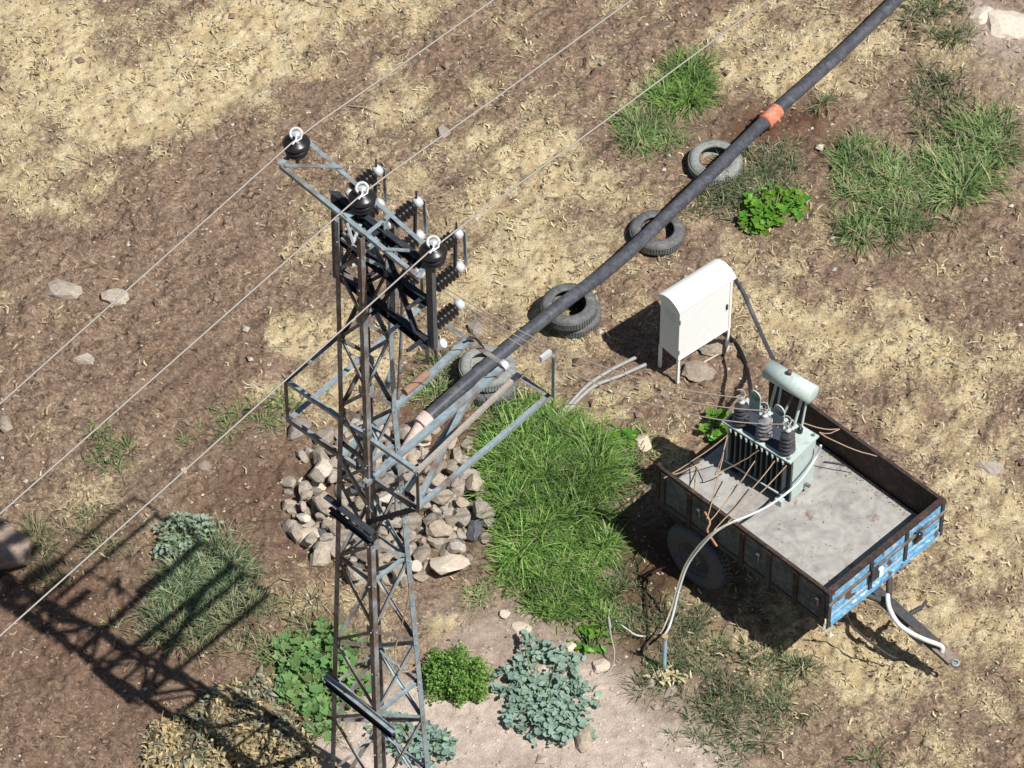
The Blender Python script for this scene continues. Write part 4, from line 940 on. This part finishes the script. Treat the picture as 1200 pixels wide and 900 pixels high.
# face bracing, spiral staggered
faces = [('left', 'front', 0), ('front', 'right', 1), ('right', 'back', 0), ('back', 'left', 1)]
hi_ = [.5, 1.2, 1.9, 2.55, 3.2, 3.85, 4.55, 5.15, 5.75, 6.3, 6.85, 7.35, 7.85, 8.35, 8.8, 9.25]
for (a_, b_, ph) in faces:
    mid = (DIRS[a_]+DIRS[b_]).normalized()
    for i in range(len(hi_)-1):
        # lower node on a, upper on b for even; reverse for odd
        p0, p1 = (a_, b_) if (i+ph) % 2 == 0 else (b_, a_)
        s = node(p0, hi_[i]); e = node(p1, hi_[i+1]); d = (e-s).normalized()
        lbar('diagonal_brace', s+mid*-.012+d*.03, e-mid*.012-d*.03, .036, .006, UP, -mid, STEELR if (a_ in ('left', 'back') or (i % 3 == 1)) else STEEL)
    for z in (1.05, 2.55, 4.6, 6.35, 9.3):
        s = node(a_, z); e = node(b_, z); d = (e-s).normalized()
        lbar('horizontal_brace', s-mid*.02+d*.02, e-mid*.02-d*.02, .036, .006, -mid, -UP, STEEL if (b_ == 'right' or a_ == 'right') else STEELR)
for (a_, b_, ph) in faces:
    mid = (DIRS[a_]+DIRS[b_]).normalized()
    for i in range(1, len(hi_)-1, 2):
        p_ = a_ if (i+ph) % 2 == 0 else b_; o__ = b_ if p_ == a_ else a_
        d = (node(o__, hi_[i])-node(p_, hi_[i])).normalized(); c = node(p_, hi_[i])+d*.06-mid*.009
        MB().box(c, d*.05, UP*.055, mid*.003).build('gusset_plate', STEELR if i % 4 == 1 else STEEL, tw)
bt = MB()
for k_ in DIRS:
    for z in hi_:
        p = node(k_, z); f1, f2 = legfl[k_]
        for f_, g_ in ((f1, f2), (f2, f1)):
            c = p+f_*.035; bt.tube([c-g_*.016, c], .010, 6)
tag(bt.build('bolts', STEEL, tw), kind='stuff')
# guard channels bolted across the front left face
def faceline(z, e0, e1_, off=.03):
    a_, b_ = node('left', z), node('front', z); d = (b_-a_).normalized(); n_ = Vector((-1, -1, 0)).normalized()
    return a_-d*e0+n_*off, b_+d*e1_+n_*off
z1 = zat(590); p, q_ = faceline(z1+.1, .09, .12); lbar('guard_angle', p, q_, .07, .008, Vector((-1, -1, 0)), -UP, DARKST)
p, q_ = faceline(z1-.12, .06, .06, .012); cbar('guard_channel', p, q_, .08, .04, .008, UP, Vector((-1, -1, 0)), DARKST)
z2 = zat(801); p, q_ = faceline(z2, .08, .30, .012); cbar('guard_channel', p, q_, .085, .04, .008, UP, Vector((-1, -1, 0)), DARKST)
p, q_ = faceline(z2+.085, .08, .30, .012); lbar('guard_strip', p, q_, .05, .008, Vector((-1, -1, 0)), UP*.3, STEEL)

# cage platform
ZC = zat(536)
Ap, Bp, Cp, Dp = at(335,490,ZC), at(488,597,ZC), at(646,463,ZC), at(493,356,ZC)
PH = .57; rl = Vector((1, 0, 0))
def rail(nm, a, b, m, w_=.062, n1=UP, n2=None):
    w_ = w_*.78
    n2 = n2 or (b-a).cross(UP).normalized(); return lbar(nm, a, b, w_, .007, n1, n2, m)
rail('platform_rail', Ap, Bp, STEELR, .062, -UP, Vector((1, 1, 0)))
rail('platform_rail', Bp, Cp, STEEL, .062, -UP, Vector((-1, 1, 0)))
rail('platform_rail', Dp, Cp, STEELR, .075, -UP, Vector((-1, -1, 0)))
rail('platform_rail', Ap, Dp, STEEL, .075, -UP, Vector((1, -1, 0)))
Au, Bu, Cu, Du = [p_+UP*PH for p_ in (Ap, Bp, Cp, Dp)]
rail('platform_rail', Au, Bu, STEEL, .055, -UP, Vector((1, 1, 0)))
rail('platform_rail', Au, Du, STEELR, .06, -UP, Vector((1, -1, 0)))
CRM = mat('cream_bar_tower', (.42,.37,.32), .6, .1, .15, 6, bump=.05)
rail('platform_rail', Bu+dSE*.02, at(610,438,ZC+.01), CRM, .055, -UP, Vector((-1, 1, 0)))
for (a_, b_, m) in ((Ap, Au, STEELR), (Bp, Bu, STEELR), (Cp, Cu, STEEL), (Dp, Du, STEELR)):
    lbar('platform_post', a_-UP*.03, b_+UP*.01, .042, .006, dSE, dNE, m)
MB().box(Cu+Vector((-.06, -.0, .02)), dNE*.07, dSE*.02, UP*.03).build('post_cap', CAPM, tw)
# heavy twin beams
def beam(a, b, m, w_=.11): return cbar('platform_beam', a, b, w_*.72, .05, .009, dSE, -UP, m)
Lc, Fc = node('left', ZC), node('front', ZC)
beam(at(427,565,ZC+.035), at(588,430,ZC+.035), STEEL, .10)
beam(node('left', ZC+.02)+dSE*.02, at(547,398,ZC+.02), STEEL, .10)
MB().tube([at(474,460,ZC+.05), at(500,438,ZC+.05)], .045, 10).build('rust_sleeve', mat('rust_red', (.30,.17,.12), .85, bump=.2), tw)
def tubep(nm, pts, r, m, par=tw, n=8): return MB().tube(pts, r, n).build(nm, m, par)
tubep('beam_end_insulator', [at(588,430,ZC+.04), at(593,426,ZC+.05)], .06, CAPM)
# struts
lbar('strut', Bp+UP*.0, at(551,466,ZC-.02), .055, .007, -UP, Vector((-1, 0, 0)), STEEL)
lbar('strut', node('front', ZC-.62), Bp-UP*.03, .06, .007, UP, Vector((1, 1, 0)), DARKST)
lbar('strut', node('right', ZC-.5), at(560,452,ZC-.03), .055, .007, UP, dSE, STEEL)
lbar('strut', node('front', ZC-.45), node('left', ZC-.02), .05, .007, UP, dNE, STEELR)
lbar('strut', at(448,463,ZC+.0), at(461,427,ZC+.3), .045, .007, UP, dSE, STEEL)
# eye bolt
tubep('eye_bolt', [at(424,501,ZC+.1)+Vector((.035*math.cos(a_), 0, .035*math.sin(a_))) for a_ in [q*.52 for q in range(13)]], .010, CAPM)
# operating rod and hanging loop of wire
tubep('operating_rod', [at(472,338,7.9), at(470,400,7.0), at(467,460,ZC+.1), at(465,520,5.6), at(464,600,4.7)], .018, STEELR)
tubep('wire_loop', smooth_path([at(480,682,4.3), at(478,705,4.0), at(470,735,3.6), at(463,762,3.3), at(465,778,3.15), at(473,787,3.05), at(482,785,3.05), at(490,777,3.1), at(494,760,3.3)], 5), .008, ROPE)
tubep('cable_tail', smooth_path([at(547,398,ZC+.1), at(556,396,ZC+.08), at(564,404,ZC-.1), at(570,415,ZC-.3)], 6), .014, DARKST)
tubep('cable_tail', smooth_path([at(427,838,2.3), at(440,845,2.1), at(446,838,2.3), at(434,862,1.9)], 5), .010, CAPM)

# crossarm
ZX = ZTOP
fr0, fr1 = at(327,194,ZX), at(490,326,ZX); bk0, bk1 = at(364,165,ZX), at(507,292,ZX)
rail('crossarm_rail', fr0, fr1, STEEL, .056, -UP, Vector((1, 1, 0))); rail('crossarm_rail', bk0, bk1, STEEL, .056, -UP, Vector((-1, -1, 0)))
def flat(nm, a, b, w_=.055, m=STEEL, dz=.0):
    ax = (b-a).normalized(); s = ax.cross(UP).normalized(); c = (a+b)/2+UP*dz; return MB().box(c, ax*(b-a).length/2, s*w_/2, UP*.005).build(nm, m, tw)
flat('crossarm_tie', fr0, bk0, .05, STEEL, .008); flat('crossarm_tie', fr1, bk1, .05, STEEL, .008)
flat('crossarm_tie', at(334,195,ZX), at(401,197,ZX), .04, STEEL, .016)
flat('crossarm_tie', at(404,254,ZX), at(443,236,ZX), .07, STEEL, .008)
flat('crossarm_tie', at(428,277,ZX), at(462,250,ZX), .04, STEEL, .016)
flat('crossarm_tie', at(447,293,ZX), at(480,295,ZX), .036, STEEL, .016)
lbar('hanger', at(405,262,ZX), at(412,284,ZX-.1), .03, .006, dSE, dNE, CAPM); lbar('hanger', at(421,262,ZX), at(412,284,ZX-.1), .03, .006, dSE, dNE, CAPM)
# pin insulators
def pin_mesh():
    prof = [(.02, -.12), (.022, 0), (.05, .01), (.075, .03), (.115, .045), (.12, .06), (.09, .075), (.08, .09), (.13, .105), (.137, .12), (.11, .135), (.09, .15), (.14, .17), (.148, .185), (.146, .20), (.12, .225), (.07, .245), (.055, .255), (.05, .285), (.06, .295), (.058, .31), (.001, .315)]
    return MB().lathe(prof, 28).mesh('pin_insulator', INSUL)
PIN = pin_mesh()
tops = []
for (px, py) in ((348, 182), (425, 246), (508, 309)):
    b_ = at(px, py, ZX); M_ = Matrix.Translation(b_); o = inst(PIN, 'pin_insulator', tw, M_ @ Matrix.Scale(.9, 4))
    top = b_+UP*.29; tops.append(top)
    lp = [top+Vector((0, .005, .0))+Vector((.055*math.cos(a_), .055*math.sin(a_)*.8, .03*math.sin(a_))) for a_ in [q*.45 for q in range(15)]]
    q_=MB().tube(lp, .014, 6, False).build('wire_loop', LOOPM, o)
    MB().tube([top+Vector((.0, -.01, .01)), top+Vector((.005, -.08, .0)), top+Vector((-.03, -.11, -.03))], .011, 6).tube([top+Vector((.06, .02, .01)), top+Vector((.05, -.06, .0)), top+Vector((.0, -.10, -.01))], .010, 6).lathe([(.001, 0), (.04, 0), (.04, .02), (.001, .021)], 12, Matrix.Translation(top-UP*.01)).build('tie_clamp', LOOPM, o)

# switch frame: three channel pairs between two side posts, behind the back right face
ZL = [zat(272, 'right'), zat(318, 'right'), zat(364, 'right')]
fl = [((395,229),(500,309)), ((396,272),(502,352)), ((397,316),(503,401))]
n_out = Vector((1, 1, 0)).normalized()
for (pa, pb), z in zip(fl, ZL):
    a, b = at(*pa, z), at(*pb, z); cbar('switch_channel', a, b, .13, .06, .009, UP, n_out*-1, DARKST)
for z, (pa, pb) in zip(ZL, [q_[0:2] for q_ in fl]):
    a, b = at(*pa, z), at(*pb, z); ln_ = (b-a)
    for f0 in (.5, .72, .95):
        s_ = a+ln_*f0; lbar('side_arm', s_-n_out*.24+UP*.04, s_+n_out*.02+UP*.04, .045, .006, dSE, -UP, DARKST)
for f0, f1 in ((.05, .45), (.45, .05), (.5, .9), (.9, .5)):
    A0 = at(*fl[0][0], ZL[0]); A1 = at(*fl[0][1], ZL[0]); C0 = at(*fl[2][0], ZL[2]); C1 = at(*fl[2][1], ZL[2])
    lbar('frame_brace', A0.lerp(A1, f0)-n_out*.02, C0.lerp(C1, f1)-n_out*.02, .04, .006, UP, -n_out, DARKST)
cbar('switch_post', at(393,224,ZL[0]+.05), at(396,326,ZL[2]-.05), .10, .05, .008, Vector((1, -.2, 0)), n_out, mat('slate_channel', (.13,.14,.155), .6, .2, .2, 5, bump=.1))
cbar('switch_post', at(502,306,ZL[0]+.05), at(505,408,ZL[2]-.08), .085, .05, .008, dSE, n_out, mat('slate_channel_right', (.10,.11,.12), .6, .2, .2, 5, bump=.1))
cbar('switch_post', at(458,262,ZL[0]), at(461,372,ZL[2]), .06, .05, .008, dSE, n_out, STEELR)
lbar('switch_foot', at(497,392,ZL[2]), at(499,425,ZL[2]-.45), .045, .006, dSE, dNE, STEEL)
lbar('switch_foot', at(506,400,ZL[2]), at(510,420,ZL[2]-.3), .045, .006, dSE, dNE, STEELR)
tubep('stub_insulator', [at(508,408,ZL[2]-.2), at(520,402,ZL[2]-.1)], .05, CAPM)
def rib_mesh():
    prof = [(.03, 0)]
    for k_ in range(6): z = .03+k_*.052; prof += [(.045, z), (.078, z+.012), (.080, z+.022), (.048, z+.036)]
    prof += [(.03, .35)]
    return MB().lathe(prof, 18).mesh('switch_insulator', INSUL)
RIBM = rib_mesh(); CAPME = MB().lathe([(.001, -.005), (.04, 0), (.058, .02), (.06, .06), (.048, .09), (.001, .10)], 16).mesh('end_cap', CAPM)
SOCK = MB().lathe([(.001, -.06), (.04, -.055), (.045, .0), (.03, .02), (.001, .02)], 14).mesh('socket', CAPM)
balls = {}
for L_, (bxp, byp) in enumerate(((535, 275), (537, 314), (537, 358))):
    for ph in range(3):
        px, py = bxp-47*ph, byp-37*ph; z = ZL[L_]
        ball = at(px, py, z+.05); ba = at(px-30, py+24, z); d = (ball-ba).normalized(); ball_t = ball
        sp_ = (ball-ba).length; M_ = orient(d, ba) @ Matrix.Scale(sp_/.38, 4)
        o = inst(RIBM, 'switch_insulator', tw, M_ @ Matrix.Diagonal((1.12, 1.12, 1, 1))); balls[(L_, ph)] = ball
        c = inst(CAPME, 'end_cap', o, Matrix()); c.matrix_basis = Matrix.Translation((0, 0, .35))
        c = inst(SOCK, 'socket', o, Matrix()); c.matrix_basis = Matrix.Translation((0, 0, .0))
for ph in range(3):
    a, b = balls[(0, ph)], balls[(1, ph)]; off = n_out*.06
    MB().box((a+b)/2+off+Vector((.03, 0, 0)), dSE*.018, n_out*.006, (b-a)/2).build('switch_blade', STEEL, tw)
    tubep('fuse_tube', [a+Vector((-.01, -.0, .02)), b+Vector((-.03, 0, .0))], .018, DARKST)
    tubep('arc_horn', [a, a+UP*.14+Vector((.0, .02, 0))], .010, DARKST)
# ------------------------------------------------------------------ conductors
ZW = ZX+.30
def conductor(label, pl, top, pr):
    a, b = at(*pl, ZW-.06), at(*pr, ZW-.04); a2 = top+(a-top)*9; b2 = top+(b-top)*9
    a2.z = ZW+1.0; b2.z = ZW+1.0; pts = [a2, a+(a-top)*1.2, a, a.lerp(top, .5)-UP*.01, top-UP*.02, top.lerp(b, .12), top.lerp(b, .5)-UP*.01, b, b+(b-top)*1.2, b2]
    return tag(MB().tube(pts, .0082, 6).build('power_line', WIRE, None, (top.x, top.y, top.z)), label, 'wire', 'overhead conductors on the tower')
conductor('uppermost overhead wire crossing the outer left insulator', (0,473), tops[0]+Vector((-.02, -.08, 0)), (578,0))
conductor('middle overhead wire tied on the centre insulator', (0,602), tops[1]+Vector((-.02, -.08, 0)), (740,0))
conductor('lowest overhead wire tied on the right insulator', (0,745), tops[2]+Vector((-.02, -.08, 0)), (900,0))
# service wires to the transformer
for ph, (bp_, lb) in enumerate((((922,497), 'lowest thin service wire from tower switch to nearest transformer bushing'), ((895,481), 'middle thin service wire from tower switch to central transformer bushing'), ((868,466), 'upper thin service wire from tower switch to rear transformer bushing'))):
    a = balls[(2, ph)]; b = at(*bp_, zlid+.42); n = 24
    pts = [a.lerp(b, k_/n)-UP*(.45*4*(k_/n)*(1-k_/n)) for k_ in range(n+1)]
    tag(MB().tube(pts, .0062, 5).build('service_wire', WIRE, None, (a.x, a.y, a.z)), lb, 'wire', 'service wires between tower and transformer')
    c = b; tag(MB().tube([c+Vector((.05*math.cos(q*.6), .05*math.sin(q*.6), .01*q-.05)) for q in range(16)], .007, 5).build('wire_coil', WIRE, None, (c.x, c.y, c.z)), 'loose coil of bare wire on the %s transformer bushing' % ('nearest', 'central', 'rear')[ph], 'wire')
